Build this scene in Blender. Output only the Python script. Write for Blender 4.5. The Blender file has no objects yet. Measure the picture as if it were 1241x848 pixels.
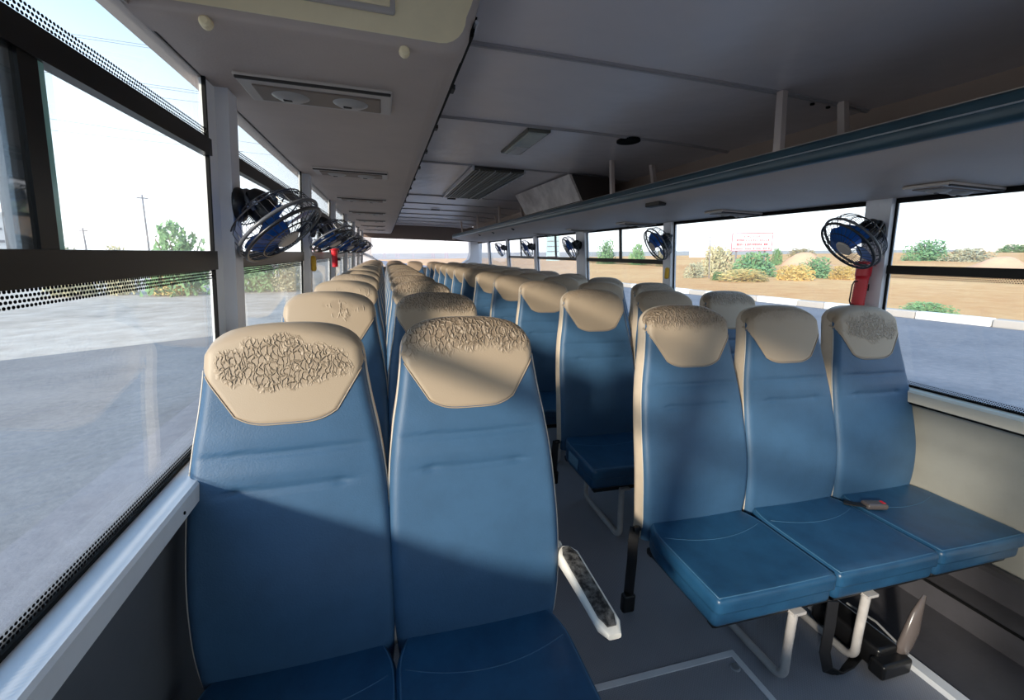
import bpy, bmesh, math, random
import numpy as np
from mathutils import Vector, Matrix
random.seed(7)
sc = bpy.context.scene
C = sc.collection
PI = math.pi

# ------------------------------------------------------------------ camera
EYE = Vector((0.0, 0.0, 1.31))
FPX = 537.0
RX = (0.961746, -0.02660904, 0.27264737)
RY = (-0.27214891, -0.20651814, 0.93983255)
RZ = (0.03129859, -0.97808088, -0.20585962)
cam = bpy.data.cameras.new('camera'); camo = bpy.data.objects.new('camera', cam); C.objects.link(camo)
cam.sensor_fit = 'HORIZONTAL'; cam.sensor_width = 36.0; cam.lens = FPX / 1241.0 * 36.0
cam.clip_start = 0.02; cam.clip_end = 3000
right = Vector((RX[0], RY[0], RZ[0])); down = Vector((RX[1], RY[1], RZ[1])); fwd = Vector((RX[2], RY[2], RZ[2]))
m = Matrix.Identity(4)
for i in range(3):
    m[i][0] = right[i]; m[i][1] = -down[i]; m[i][2] = -fwd[i]; m[i][3] = EYE[i]
camo.matrix_world = m
sc.camera = camo

# ------------------------------------------------------------------ sky, sun, exposure
w = bpy.data.worlds.new('sky'); sc.world = w; w.use_nodes = True
nt = w.node_tree; nt.nodes.clear()
tc = nt.nodes.new('ShaderNodeTexCoord'); sx = nt.nodes.new('ShaderNodeSeparateXYZ')
nt.links.new(tc.outputs['Generated'], sx.inputs[0])
rmp = nt.nodes.new('ShaderNodeValToRGB'); nt.links.new(sx.outputs['Z'], rmp.inputs[0])
cr = rmp.color_ramp
cr.elements[0].position = 0.0; cr.elements[0].color = (0.97, 0.97, 1.0, 1)
cr.elements[1].position = 0.75; cr.elements[1].color = (0.20, 0.38, 0.66, 1)
e = cr.elements.new(0.12); e.color = (0.72, 0.77, 0.84, 1)
e = cr.elements.new(0.35); e.color = (0.33, 0.47, 0.64, 1)
bg = nt.nodes.new('ShaderNodeBackground'); bg.inputs['Strength'].default_value = 1.32
nt.links.new(rmp.outputs[0], bg.inputs[0])
wo = nt.nodes.new('ShaderNodeOutputWorld'); nt.links.new(bg.outputs[0], wo.inputs[0])
sun = bpy.data.lights.new('sun', 'SUN'); sun.energy = 3.6; sun.angle = math.radians(4); sun.color = (1.0, 0.86, 0.72)
suno = bpy.data.objects.new('sun', sun); C.objects.link(suno)
SUN_DIR = Vector((1.0, 0.80, -0.40)).normalized()
suno.rotation_euler = SUN_DIR.to_track_quat('-Z', 'Y').to_euler()
suno.location = (-30, -24, 12)
sc.view_settings.view_transform = 'Standard'; sc.view_settings.look = 'None'
sc.view_settings.exposure = 0.98; sc.view_settings.gamma = 1.0
sc.view_settings.use_curve_mapping = False

# ------------------------------------------------------------------ materials
def lin(c):
    return tuple(((v/255.0)/12.92 if v/255.0 <= 0.04045 else ((v/255.0+0.055)/1.055)**2.4) for v in c) + (1,)
class NT:
    def __init__(s, name):
        s.m = bpy.data.materials.new(name); s.m.use_nodes = True; s.t = s.m.node_tree; s.t.nodes.clear()
        s.out = s.t.nodes.new('ShaderNodeOutputMaterial')
    def n(s, typ, **kw):
        nd = s.t.nodes.new(typ)
        for k, v in kw.items():
            if k.startswith('_'): setattr(nd, k[1:], v)
            else: nd.inputs[k.replace('__', ' ')].default_value = v
        return nd
    def l(s, a, b): s.t.links.new(a, b)
    def math(s, op, a, b=None, clamp=False):
        nd = s.t.nodes.new('ShaderNodeMath'); nd.operation = op; nd.use_clamp = clamp
        for i, v in enumerate((a, b)):
            if v is None: continue
            if isinstance(v, (int, float)): nd.inputs[i].default_value = v
            else: s.l(v, nd.inputs[i])
        return nd.outputs[0]
def mat(name, rgb, rough=0.5, metal=0.0, spec=0.5, bump=0.0, bscale=200.0, bdist=0.001, var=0.0, vscale=6.0, var2=None, stretch=None):
    s = NT(name); p = s.n('ShaderNodeBsdfPrincipled'); s.l(p.outputs[0], s.out.inputs[0])
    col = lin(rgb)
    p.inputs['Base Color'].default_value = col; p.inputs['Roughness'].default_value = rough
    p.inputs['Metallic'].default_value = metal; p.inputs['Specular IOR Level'].default_value = spec
    tcn = s.n('ShaderNodeTexCoord')
    src = tcn.outputs['Object']
    if stretch:
        mp = s.n('ShaderNodeMapping'); mp.inputs['Scale'].default_value = stretch; s.l(src, mp.inputs[0]); src = mp.outputs[0]
    if var:
        nz = s.n('ShaderNodeTexNoise', Scale=vscale, Detail=6.0, Roughness=0.65); s.l(src, nz.inputs['Vector'])
        mx = s.n('ShaderNodeMix', _data_type='RGBA')
        c2 = lin(var2) if var2 else tuple(v*(1-var) for v in col[:3])+(1,)
        mx.inputs['A'].default_value = col; mx.inputs['B'].default_value = c2
        f = s.math('MULTIPLY', s.math('SUBTRACT', nz.outputs['Fac'], 0.4), 3.5, True)
        s.l(f, mx.inputs['Factor']); s.l(mx.outputs['Result'], p.inputs['Base Color'])
    if bump:
        nb = s.n('ShaderNodeTexNoise', Scale=bscale, Detail=3.0); s.l(src, nb.inputs['Vector'])
        b = s.n('ShaderNodeBump', Strength=bump, Distance=bdist); s.l(nb.outputs['Fac'], b.inputs['Height']); s.l(b.outputs[0], p.inputs['Normal'])
    return s.m
def glass(name, tint=(0.93, 0.96, 0.96), haze=0.03, refl=1.0):
    s = NT(name)
    tr = s.n('ShaderNodeBsdfTransparent'); tr.inputs[0].default_value = tint+(1,)
    df = s.n('ShaderNodeBsdfTranslucent'); df.inputs[0].default_value = (0.9, 0.9, 0.9, 1)
    gl = s.n('ShaderNodeBsdfGlossy'); gl.inputs['Roughness'].default_value = 0.03
    a = s.n('ShaderNodeMixShader'); a.inputs[0].default_value = haze; s.l(tr.outputs[0], a.inputs[1]); s.l(df.outputs[0], a.inputs[2])
    lw = s.n('ShaderNodeLayerWeight', Blend=0.5)
    f = s.math('MULTIPLY', s.math('ADD', 0.04, s.math('MULTIPLY', s.math('POWER', lw.outputs['Facing'], 5.0), 0.7)), refl, True)
    b = s.n('ShaderNodeMixShader'); s.l(f, b.inputs[0]); s.l(a.outputs[0], b.inputs[1]); s.l(gl.outputs[0], b.inputs[2])
    s.l(b.outputs[0], s.out.inputs[0]); return s.m
def dots(name, pitch=0.0075, rad=0.34, col=(0.01, 0.01, 0.012, 1)):
    s = NT(name); tcn = s.n('ShaderNodeTexCoord'); sp = s.n('ShaderNodeSeparateXYZ'); s.l(tcn.outputs['Object'], sp.inputs[0])
    z = s.math('DIVIDE', sp.outputs['Z'], pitch*0.87); row = s.math('FLOOR', z)
    y = s.math('ADD', s.math('DIVIDE', sp.outputs['Y'], pitch), s.math('MULTIPLY', row, 0.5))
    fy = s.math('SUBTRACT', s.math('FRACT', y), 0.5); fz = s.math('SUBTRACT', s.math('FRACT', z), 0.5)
    d = s.math('SQRT', s.math('ADD', s.math('MULTIPLY', fy, fy), s.math('MULTIPLY', fz, fz)))
    f = s.math('LESS_THAN', d, rad)
    tr = s.n('ShaderNodeBsdfTransparent'); p = s.n('ShaderNodeBsdfDiffuse'); p.inputs[0].default_value = col
    mx = s.n('ShaderNodeMixShader'); s.l(f, mx.inputs[0]); s.l(tr.outputs[0], mx.inputs[1]); s.l(p.outputs[0], mx.inputs[2]); s.l(mx.outputs[0], s.out.inputs[0])
    return s.m
def headrest_mat(name, kind, seed=0.0, base=(168, 150, 128), dark=(120, 103, 86)):
    # cream vinyl with raised cracks: kind 'centre', 'top', 'few', 'plain'
    s = NT(name); p = s.n('ShaderNodeBsdfPrincipled', Roughness=0.5); s.l(p.outputs[0], s.out.inputs[0])
    tcn = s.n('ShaderNodeTexCoord'); sp = s.n('ShaderNodeSeparateXYZ'); s.l(tcn.outputs['Object'], sp.inputs[0])
    oi = s.n('ShaderNodeObjectInfo')
    add = s.n('ShaderNodeVectorMath', _operation='ADD'); s.l(tcn.outputs['Object'], add.inputs[0])
    cb = s.n('ShaderNodeCombineXYZ'); s.l(s.math('MULTIPLY', oi.outputs['Random'], 9.0), cb.inputs[1]); cb.inputs[0].default_value = seed
    s.l(cb.outputs[0], add.inputs[1]); V = add.outputs[0]
    nz = s.n('ShaderNodeTexNoise', Scale=16.0, Detail=3.0); s.l(V, nz.inputs['Vector'])
    wob = s.math('MULTIPLY', s.math('SUBTRACT', nz.outputs['Fac'], 0.5), 1.6)
    nzw = s.n('ShaderNodeTexNoise', Scale=55.0, Detail=2.0); s.l(V, nzw.inputs['Vector'])
    mixv = s.n('ShaderNodeVectorMath', _operation='SCALE'); mixv.inputs['Scale'].default_value = 0.018; s.l(nzw.outputs['Color'], mixv.inputs[0])
    add2 = s.n('ShaderNodeVectorMath', _operation='ADD'); s.l(V, add2.inputs[0]); s.l(mixv.outputs[0], add2.inputs[1])
    mp = s.n('ShaderNodeMapping'); mp.inputs['Scale'].default_value = (1.0, 0.5, 0.5) if kind != 'few' else (1.0, .5, .3); s.l(add2.outputs[0], mp.inputs[0])
    sc_ = {'centre': 105.0, 'top': 90.0, 'few': 34.0, 'plain': 90.0}[kind]
    vo = s.n('ShaderNodeTexVoronoi', Scale=sc_, _feature='DISTANCE_TO_EDGE'); s.l(mp.outputs[0], vo.inputs['Vector'])
    ridge = s.math('SUBTRACT', 1.0, s.math('MULTIPLY', vo.outputs['Distance'], {'centre': 5.5, 'top': 4.5, 'few': 12.0, 'plain': 5.0}[kind], True))
    if kind in ('centre', 'few'):
        cx, cz, rx, rz = (0.0, 0.678, 0.145, 0.060) if kind == 'centre' else (0.04, 0.69, 0.09, 0.05)
        ex = s.math('DIVIDE', s.math('SUBTRACT', sp.outputs['X'], cx), rx); ez = s.math('DIVIDE', s.math('SUBTRACT', sp.outputs['Z'], cz), rz)
        r = s.math('SQRT', s.math('ADD', s.math('MULTIPLY', ex, ex), s.math('MULTIPLY', ez, ez)))
        mask = s.math('MULTIPLY', s.math('SUBTRACT', s.math('ADD', 1.0, wob), r), 3.5, True)
        if kind == 'few':
            n2 = s.n('ShaderNodeTexNoise', Scale=22.0); s.l(V, n2.inputs['Vector'])
            mask = s.math('MULTIPLY', mask, s.math('MULTIPLY', s.math('SUBTRACT', n2.outputs['Fac'], 0.5), 8.0, True))
    else:
        lim = 0.675 if kind == 'top' else 0.70
        mask = s.math('MULTIPLY', s.math('ADD', s.math('SUBTRACT', sp.outputs['Z'], lim), s.math('MULTIPLY', wob, 0.045)), 30.0, True)
        if kind == 'plain': mask = s.math('MULTIPLY', mask, 0.3)
    h = s.math('MULTIPLY', ridge, mask)
    fine = s.n('ShaderNodeTexNoise', Scale=420.0, Detail=2.0); s.l(V, fine.inputs['Vector'])
    hh = s.math('ADD', h, s.math('MULTIPLY', fine.outputs['Fac'], 0.06))
    b = s.n('ShaderNodeBump', Strength=1.0, Distance=0.0042); s.l(hh, b.inputs['Height']); s.l(b.outputs[0], p.inputs['Normal'])
    mx = s.n('ShaderNodeMix', _data_type='RGBA'); mx.inputs['A'].default_value = lin(base); mx.inputs['B'].default_value = lin(dark)
    f = s.math('MULTIPLY', mask, s.math('SUBTRACT', {'centre': 0.30, 'few': 0.3, 'top': 0.75, 'plain': 1.2}[kind], s.math('MULTIPLY', ridge, 0.28)))
    s.l(f, mx.inputs['Factor']); s.l(mx.outputs['Result'], p.inputs['Base Color'])
    return s.m

M = {}
M['vinyl_blue'] = mat('blue seat vinyl', (58, 92, 124), 0.50, spec=0.4, bump=0.4, bscale=260, bdist=0.0012, var=0.18, vscale=5)
M['cushion_blue'] = mat('blue cushion vinyl', (34, 78, 112), 0.36, spec=0.5, bump=0.2, bscale=260, bdist=0.001, var=0.25, vscale=9, var2=(26, 64, 96))
M['seam_blue'] = mat('pale blue seam', (58, 98, 128), 0.5)
M['worn_patch'] = mat('worn pale blue patch', (98, 136, 160), 0.5)
M['cream'] = mat('cream seat shell', (200, 184, 164), 0.5, bump=0.2, bscale=150, var=0.12, vscale=12)
M['piping'] = mat('cream piping', (205, 196, 184), 0.5)
M['stitch'] = mat('pale stitched seam', (170, 152, 130), 0.6)
M['hr_centre'] = headrest_mat('cracked headrest vinyl, centre', 'centre')
M['hr_top'] = headrest_mat('cracked headrest vinyl, top', 'top')
M['hr_few'] = headrest_mat('headrest vinyl with few cracks', 'few', 3.1)
M['hr_plain'] = headrest_mat('plain headrest vinyl', 'plain', 1.7)
M['ceil'] = mat('grey gloss ceiling laminate', (236, 226, 226), 0.24, spec=0.6, bump=0.35, bscale=3.0, bdist=0.03)
M['rib'] = mat('ceiling joint strip', (176, 170, 170), 0.4)
M['bin'] = mat('taupe moulded rack', (194, 177, 165), 0.55, bump=0.5, bscale=160, bdist=0.001, var=0.10, vscale=3)
M['bin_cream'] = mat('cream end cap', (255, 236, 192), 0.5, var=0.08, vscale=8)
M['rack'] = mat('grey padded rack underside', (206, 190, 180), 0.45, bump=0.3, bscale=140, var=0.08, vscale=3)
M['rail_blue'] = mat('dark teal rail', (52, 80, 92), 0.3, var=0.25, vscale=5)
M['silver'] = mat('silver aluminium strip', (190, 192, 196), 0.3, metal=0.7)
M['alu'] = mat('pale aluminium', (222, 224, 228), 0.4, metal=0.1, var=0.08, vscale=10)
M['rear_dark'] = mat('dark brown rear header', (112, 98, 90), 0.5)
M['brown'] = mat('brown valance laminate', (176, 154, 138), 0.5)
M['black'] = mat('black rubber', (12, 12, 13), 0.6, spec=0.15)
M['frame'] = mat('black window frame', (20, 19, 20), 0.35, spec=0.25, var=0.3, vscale=4, stretch=(1, .2, 8))
M['post'] = mat('grey painted window post', (226, 226, 230), 0.45, var=0.05, vscale=6)
M['dotwhite'] = mat('pale perforated post trim', (236, 236, 236), 0.6)
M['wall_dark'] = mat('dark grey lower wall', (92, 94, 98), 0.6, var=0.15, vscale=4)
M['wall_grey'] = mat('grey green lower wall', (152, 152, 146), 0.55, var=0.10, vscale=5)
M['sillcream'] = mat('cream sill', (232, 224, 206), 0.45)
M['darkmat'] = mat('dark floor covering', (66, 65, 70), 0.5, bump=0.4, bscale=90, var=0.2, vscale=8)
M['vent'] = mat('grey vent plastic', (190, 180, 172), 0.4)
M['vent_dark'] = mat('dark vent groove', (40, 34, 30), 0.5)
M['vent_recess'] = mat('brown grey vent recess', (128, 112, 100), 0.5)
M['vent_disc'] = mat('vent disc', (172, 166, 160), 0.35)
M['belt'] = mat('black belt webbing', (16, 16, 20), 0.6, bump=0.4, bscale=300)
M['blackplastic'] = mat('black plastic', (18, 18, 20), 0.35)
M['fan_blade'] = mat('translucent blue blade', (30, 100, 190), 0.3)
M['cage'] = mat('black fan cage wire', (26, 26, 32), 0.3, spec=0.7)
M['cage_grey'] = mat('grey fan ring', (90, 92, 98), 0.3)
M['whitebracket'] = mat('pale bracket', (215, 216, 220), 0.4)
M['red'] = mat('red plastic', (200, 22, 36), 0.35)
M['yellow'] = mat('yellow plastic', (206, 160, 30), 0.45)
M['leg'] = mat('pale grey painted tube', (182, 178, 176), 0.35, var=0.2, vscale=20)
M['arm_white'] = mat('white armrest frame', (232, 228, 220), 0.4)
M['arm_pad'] = mat('worn black pad', (20, 20, 22), 0.55, var=1, vscale=60, var2=(120, 118, 115))
M['chrome'] = mat('worn metal lever', (150, 138, 134), 0.28, metal=0.2)
M['lever'] = mat('dark glossy worn plastic', (92, 84, 82), 0.25)
M['box_white'] = mat('dusty white panel', (232, 222, 216), 0.6, var=0.4, vscale=3, var2=(170, 156, 150))
M['box_dark'] = mat('dark brown panel', (66, 56, 52), 0.6)
M['hatch'] = mat('olive grey slatted grille', (92, 90, 80), 0.4)
M['lamp'] = mat('clear lamp cover', (190, 196, 190), 0.12, var=0.2, vscale=14)
M['glass'] = glass('window glass')
M['glass_hazy'] = glass('dusty window glass', (0.98, 0.98, 0.98), 0.14)
M['glass_rear'] = glass('hazy pinkish rear glass', (1.0, 0.98, 0.98), 0.12, .4)  # faint pink tint and translucent haze whiten the pane
M['glass_edge'] = mat('green glass edge', (150, 200, 195), 0.15)
M['glass_tint'] = glass('overlapping glass tinted as reflection', (0.28, 0.32, 0.36), 0.02, 2.0)  # dark tint stands in for the slider frame's reflection
M['dots'] = dots('dotted frit')
M['leaf'] = mat('green scrub leaves', (128, 168, 112), 0.8, var=0.3, vscale=0.4)
M['leaf_dry'] = mat('dry yellow scrub', (214, 188, 116), 0.8, var=0.3, vscale=0.6)
M['leaf_pale'] = mat('pale dusty scrub', (188, 182, 146), 0.8, var=0.2, vscale=0.5)
M['wood'] = mat('dry branch', (110, 92, 72), 0.8)
M['curb_white'] = mat('white painted kerb', (240, 238, 232), 0.7)
M['curb_grey'] = mat('bare concrete kerb', (176, 168, 160), 0.8)
M['pole'] = mat('grey pole', (120, 118, 122), 0.6)
M['wire'] = mat('overhead wire', (100, 108, 125), 0.6)
M['pylon'] = mat('pylon steel', (170, 140, 150), 0.6)
M['sign_white'] = mat('white sign board', (232, 226, 230), 0.6)
M['sign_red'] = mat('faded red paint', (205, 96, 110), 0.6)
M['bld'] = mat('pale far building', (214, 210, 206), 0.7)
M['bldglass'] = mat('pale blue green building wall', (168, 204, 208), 0.4)
M['mound'] = mat('orange sand mound', (224, 176, 138), 0.9, var=0.15, vscale=0.3)

def floor_mat():
    s = NT('ribbed grey floor'); p = s.n('ShaderNodeBsdfPrincipled', Roughness=0.45); s.l(p.outputs[0], s.out.inputs[0])
    tcn = s.n('ShaderNodeTexCoord'); sp = s.n('ShaderNodeSeparateXYZ'); s.l(tcn.outputs['Object'], sp.inputs[0])
    a = s.math('SINE', s.math('MULTIPLY', sp.outputs['X'], 2*PI/0.009)); b = s.math('SINE', s.math('MULTIPLY', sp.outputs['Y'], 2*PI/0.009))
    h = s.math('MULTIPLY', a, b)
    nz = s.n('ShaderNodeTexNoise', Scale=3.0, Detail=6.0); s.l(tcn.outputs['Object'], nz.inputs['Vector'])
    mx = s.n('ShaderNodeMix', _data_type='RGBA'); mx.inputs['A'].default_value = lin((128, 130, 138)); mx.inputs['B'].default_value = lin((158, 158, 164))
    f = s.math('ADD', s.math('MULTIPLY', nz.outputs['Fac'], 0.8), s.math('MULTIPLY', h, 0.25)); s.l(f, mx.inputs['Factor'])
    s.l(mx.outputs['Result'], p.inputs['Base Color'])
    bp = s.n('ShaderNodeBump', Strength=0.5, Distance=0.001); s.l(h, bp.inputs['Height']); s.l(bp.outputs[0], p.inputs['Normal'])
    return s.m
M['floor'] = floor_mat()
def ground_mat(name, c1, c2, scale, bd, tyre=False, stretch=(1, 1, 1)):
    s = NT(name); p = s.n('ShaderNodeBsdfPrincipled', Roughness=0.9); p.inputs['Specular IOR Level'].default_value = 0.1; s.l(p.outputs[0], s.out.inputs[0])
    tcn = s.n('ShaderNodeTexCoord'); mp = s.n('ShaderNodeMapping'); mp.inputs['Scale'].default_value = stretch; s.l(tcn.outputs['Object'], mp.inputs[0])
    n1 = s.n('ShaderNodeTexNoise', Scale=scale, Detail=9.0, Roughness=0.7); s.l(mp.outputs[0], n1.inputs['Vector'])
    n2 = s.n('ShaderNodeTexNoise', Scale=scale*0.08, Detail=5.0); s.l(mp.outputs[0], n2.inputs['Vector'])
    f = s.math('MULTIPLY', s.math('SUBTRACT', s.math('ADD', s.math('MULTIPLY', n1.outputs['Fac'], 0.6), s.math('MULTIPLY', n2.outputs['Fac'], 0.5)), 0.38), 3.0, True)
    mx = s.n('ShaderNodeMix', _data_type='RGBA'); mx.inputs['A'].default_value = lin(c1); mx.inputs['B'].default_value = lin(c2); s.l(f, mx.inputs['Factor'])
    col = mx.outputs['Result']
    if tyre:
        w1 = s.n('ShaderNodeTexWave', Scale=0.35, Distortion=2.5, Detail=1.0); w1.inputs['Detail Scale'].default_value = 0.3
        mp2 = s.n('ShaderNodeMapping'); mp2.inputs['Rotation'].default_value = (0, 0, 0.9); s.l(tcn.outputs['Object'], mp2.inputs[0]); s.l(mp2.outputs[0], w1.inputs['Vector'])
        t = s.math('MULTIPLY', s.math('SUBTRACT', w1.outputs['Fac'], 0.985), 60.0, True)
        m2 = s.n('ShaderNodeMix', _data_type='RGBA'); m2.inputs['B'].default_value = lin((110, 112, 122)); s.l(s.math('MULTIPLY', t, 0.55), m2.inputs['Factor']); s.l(col, m2.inputs['A']); col = m2.outputs['Result']
    s.l(col, p.inputs['Base Color'])
    b = s.n('ShaderNodeBump', Strength=0.6, Distance=bd); s.l(n1.outputs['Fac'], b.inputs['Height']); s.l(b.outputs[0], p.inputs['Normal'])
    return s.m
M['asphalt_l'] = ground_mat('dusty asphalt', (98, 100, 104), (136, 134, 134), 9.0, 0.02, True)
M['asphalt_r'] = ground_mat('blue grey asphalt', (108, 108, 114), (138, 136, 140), 6.0, 0.02)
M['sand_white'] = ground_mat('white rutted sand', (150, 138, 126), (216, 202, 188), 2.5, 0.12, stretch=(.35, .35, 1))
M['sand_orange'] = ground_mat('orange sand', (210, 148, 92), (236, 190, 132), 0.8, 0.15)

# ------------------------------------------------------------------ mesh helpers
class MB:
    def __init__(s): s.v = []; s.f = []; s.mi = []; s.cur = 0
    def add(s, vs, fs):
        o = len(s.v); s.v.extend([tuple(v) for v in vs]); s.f.extend([tuple(i+o for i in f) for f in fs]); s.mi.extend([s.cur]*len(fs)); return s
    def box(s, x0, x1, y0, y1, z0, z1):
        return s.add([(x0, y0, z0), (x1, y0, z0), (x1, y1, z0), (x0, y1, z0), (x0, y0, z1), (x1, y0, z1), (x1, y1, z1), (x0, y1, z1)],
              [(0, 3, 2, 1), (4, 5, 6, 7), (0, 1, 5, 4), (1, 2, 6, 5), (2, 3, 7, 6), (3, 0, 4, 7)])
    def hexa(s, p):   # 8 points: bottom 4 then top 4
        return s.add(p, [(0, 3, 2, 1), (4, 5, 6, 7), (0, 1, 5, 4), (1, 2, 6, 5), (2, 3, 7, 6), (3, 0, 4, 7)])
    def rbox(s, c, size, r, n=4, k=2, fn=None):
        hx, hy, hz = size[0]/2, size[1]/2, size[2]/2; r = min(r, hx, hy, hz)
        def axis(h):
            a = [-h + r*(1-math.cos(i/n*PI/2)) for i in range(n+1)]
            mid = [(-h+r) + (2*(h-r))*(i/k) for i in range(1, k)]
            b = [-t for t in a][::-1]
            o = a+mid+b; q = []
            for t in o:
                if not q or abs(t-q[-1]) > 1e-7: q.append(t)
            return q
        ax, ay, az = axis(hx), axis(hy), axis(hz); idx = {}; vs = []; fs = []
        def vid(x, y, z):
            key = (round(x, 6), round(y, 6), round(z, 6))
            if key not in idx:
                q = Vector((x, y, z)); cl = Vector((max(-hx+r, min(hx-r, x)), max(-hy+r, min(hy-r, y)), max(-hz+r, min(hz-r, z))))
                d = q-cl
                if d.length > 1e-9: q = cl+d.normalized()*r
                q = (q.x+c[0], q.y+c[1], q.z+c[2])
                if fn: q = fn(*q)
                idx[key] = len(vs); vs.append(q)
            return idx[key]
        def face(A, B, f, flip):
            for i in range(len(A)-1):
                for j in range(len(B)-1):
                    q = [vid(*f(A[i], B[j])), vid(*f(A[i+1], B[j])), vid(*f(A[i+1], B[j+1])), vid(*f(A[i], B[j+1]))]
                    if len(set(q)) < 3: continue
                    fs.append(tuple(q[::-1] if flip else q))
        face(ax, ay, lambda a, b: (a, b, hz), False); face(ax, ay, lambda a, b: (a, b, -hz), True)
        face(ax, az, lambda a, b: (a, -hy, b), False); face(ax, az, lambda a, b: (a, hy, b), True)
        face(ay, az, lambda a, b: (hx, a, b), False); face(ay, az, lambda a, b: (-hx, a, b), True)
        return s.add(vs, fs)
    def tube(s, pts, r, n=8, closed=False, caps=True, flat=None):
        P = [Vector(p) for p in pts]; N = len(P); vs = []; fs = []
        up = None
        for i in range(N):
            if closed: t = P[(i+1) % N]-P[i-1]
            else: t = P[min(i+1, N-1)]-P[max(i-1, 0)]
            t.normalize()
            if up is None:
                up = Vector((0, 0, 1)) if abs(t.z) < 0.9 else Vector((1, 0, 0))
            a = up - t*up.dot(t)
            if a.length < 1e-6: a = t.orthogonal()
            a.normalize(); b = t.cross(a); up = a
            rr = r[i] if isinstance(r, (list, tuple)) else r
            for j in range(n):
                an = 2*PI*j/n
                vs.append(P[i]+a*math.cos(an)*rr+b*math.sin(an)*rr*(flat if flat else 1))
        m_ = N if closed else N-1
        for i in range(m_):
            for j in range(n):
                i2 = (i+1) % N
                fs.append((i*n+j, i*n+(j+1) % n, i2*n+(j+1) % n, i2*n+j))
        if caps and not closed: fs.append(tuple(range(n))[::-1]); fs.append(tuple((N-1)*n+j for j in range(n)))
        return s.add(vs, fs)
    def lathe(s, prof, n=24, mtx=None):
        vs = []; fs = []
        for (r, z) in prof:
            for j in range(n):
                a = 2*PI*j/n; q = Vector((r*math.cos(a), r*math.sin(a), z)); vs.append(mtx @ q if mtx else q)
        for i in range(len(prof)-1):
            for j in range(n): fs.append((i*n+j, i*n+(j+1) % n, (i+1)*n+(j+1) % n, (i+1)*n+j))
        fs.append(tuple(range(n))[::-1]); fs.append(tuple((len(prof)-1)*n+j for j in range(n)))
        return s.add(vs, fs)
    def prism(s, poly, y0, y1, axis='y'):   # poly in (x,z), extruded along y
        n = len(poly)
        if axis == 'y': vs = [(p[0], y0, p[1]) for p in poly]+[(p[0], y1, p[1]) for p in poly]
        else: vs = [(p[0], p[1], y0) for p in poly]+[(p[0], p[1], y1) for p in poly]
        fs = [tuple(range(n)), tuple(range(2*n-1, n-1, -1))]+[(i, i+n, (i+1) % n+n, (i+1) % n) for i in range(n)]
        return s.add(vs, fs)
    def build(s, name, mats, parent=None, smooth=False, angle=None):
        me = bpy.data.meshes.new(name); me.from_pydata(s.v, [], s.f)
        if not isinstance(mats, (list, tuple)): mats = [mats]
        for q in mats: me.materials.append(q)
        if len(mats) > 1: me.polygons.foreach_set('material_index', s.mi)
        bm = bmesh.new(); bm.from_mesh(me); bmesh.ops.recalc_face_normals(bm, faces=bm.faces)
        if angle is not None:
            for ed in bm.edges:
                if len(ed.link_faces) == 2 and ed.calc_face_angle(0) > math.radians(angle): ed.smooth = False
        bm.to_mesh(me); bm.free()
        if smooth: me.polygons.foreach_set('use_smooth', [True]*len(me.polygons))
        me.update()
        o = bpy.data.objects.new(name, me); C.objects.link(o)
        if parent: o.parent = parent
        return o
def tag(o, label=None, cat=None, group=None, kind=None):
    if label: o['label'] = label
    if cat: o['category'] = cat
    if group: o['group'] = group
    if kind: o['kind'] = kind
    return o
def empty(name, loc=(0, 0, 0), rot=(0, 0, 0)):
    o = bpy.data.objects.new(name, None); o.location = loc; o.rotation_euler = rot; o.empty_display_size = 0.05; C.objects.link(o); return o
KIDS = {}
def copy_tree(o, parent=None):
    c = o.copy(); C.objects.link(c); c.parent = parent
    for ch in list(o.children): copy_tree(ch, c)
    return c
def cr_interp(pts):
    xs = [p[0] for p in pts]; ys = [p[1] for p in pts]; n = len(pts)
    ms = []
    for i in range(n):
        if i == 0: ms.append((ys[1]-ys[0])/(xs[1]-xs[0]))
        elif i == n-1: ms.append((ys[-1]-ys[-2])/(xs[-1]-xs[-2]))
        else: ms.append((ys[i+1]-ys[i-1])/(xs[i+1]-xs[i-1]))
    def f(x):
        if x <= xs[0]: return ys[0]+(x-xs[0])*ms[0]
        if x >= xs[-1]: return ys[-1]+(x-xs[-1])*ms[-1]
        for i in range(n-1):
            if x <= xs[i+1]:
                h = xs[i+1]-xs[i]; t = (x-xs[i])/h
                return (2*t**3-3*t*t+1)*ys[i]+(t**3-2*t*t+t)*h*ms[i]+(-2*t**3+3*t*t)*ys[i+1]+(t**3-t*t)*h*ms[i+1]
    return f

# ------------------------------------------------------------------ ground outside
GZ = -1.0
GT = Matrix.Translation((0, 0, GZ)) @ Matrix.Rotation(math.radians(-2.3), 4, 'Y')     # the ground rises to the bus's right
GTI = GT.inverted()
def ray(u, v):
    d = Vector(((u-620.5), (v-424.0), FPX)); return Vector((sum(a*b for a, b in zip(RX, d)), sum(a*b for a, b in zip(RY, d)), sum(a*b for a, b in zip(RZ, d))))
def at(u, v, axis, val):
    d = ray(u, v); t = (val-EYE[axis])/d[axis]; return EYE+d*t
def atg(u, v):      # ground coordinates of the ground point seen at a photo point
    o = GTI @ EYE; d = GTI.to_3x3() @ ray(u, v); t = -o.z/d.z; p = o+d*t; return Vector((p.x, p.y, 0))
def gdist(p): return ((GT @ p)-EYE).dot(fwd)
def put(o, p, rz=0, scl=(1, 1, 1)):
    mt = GT @ Matrix.Translation(p) @ Matrix.Rotation(rz, 4, 'Z'); l, q, _ = mt.decompose(); o.location = l; o.rotation_euler = q.to_euler(); o.scale = scl
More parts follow.
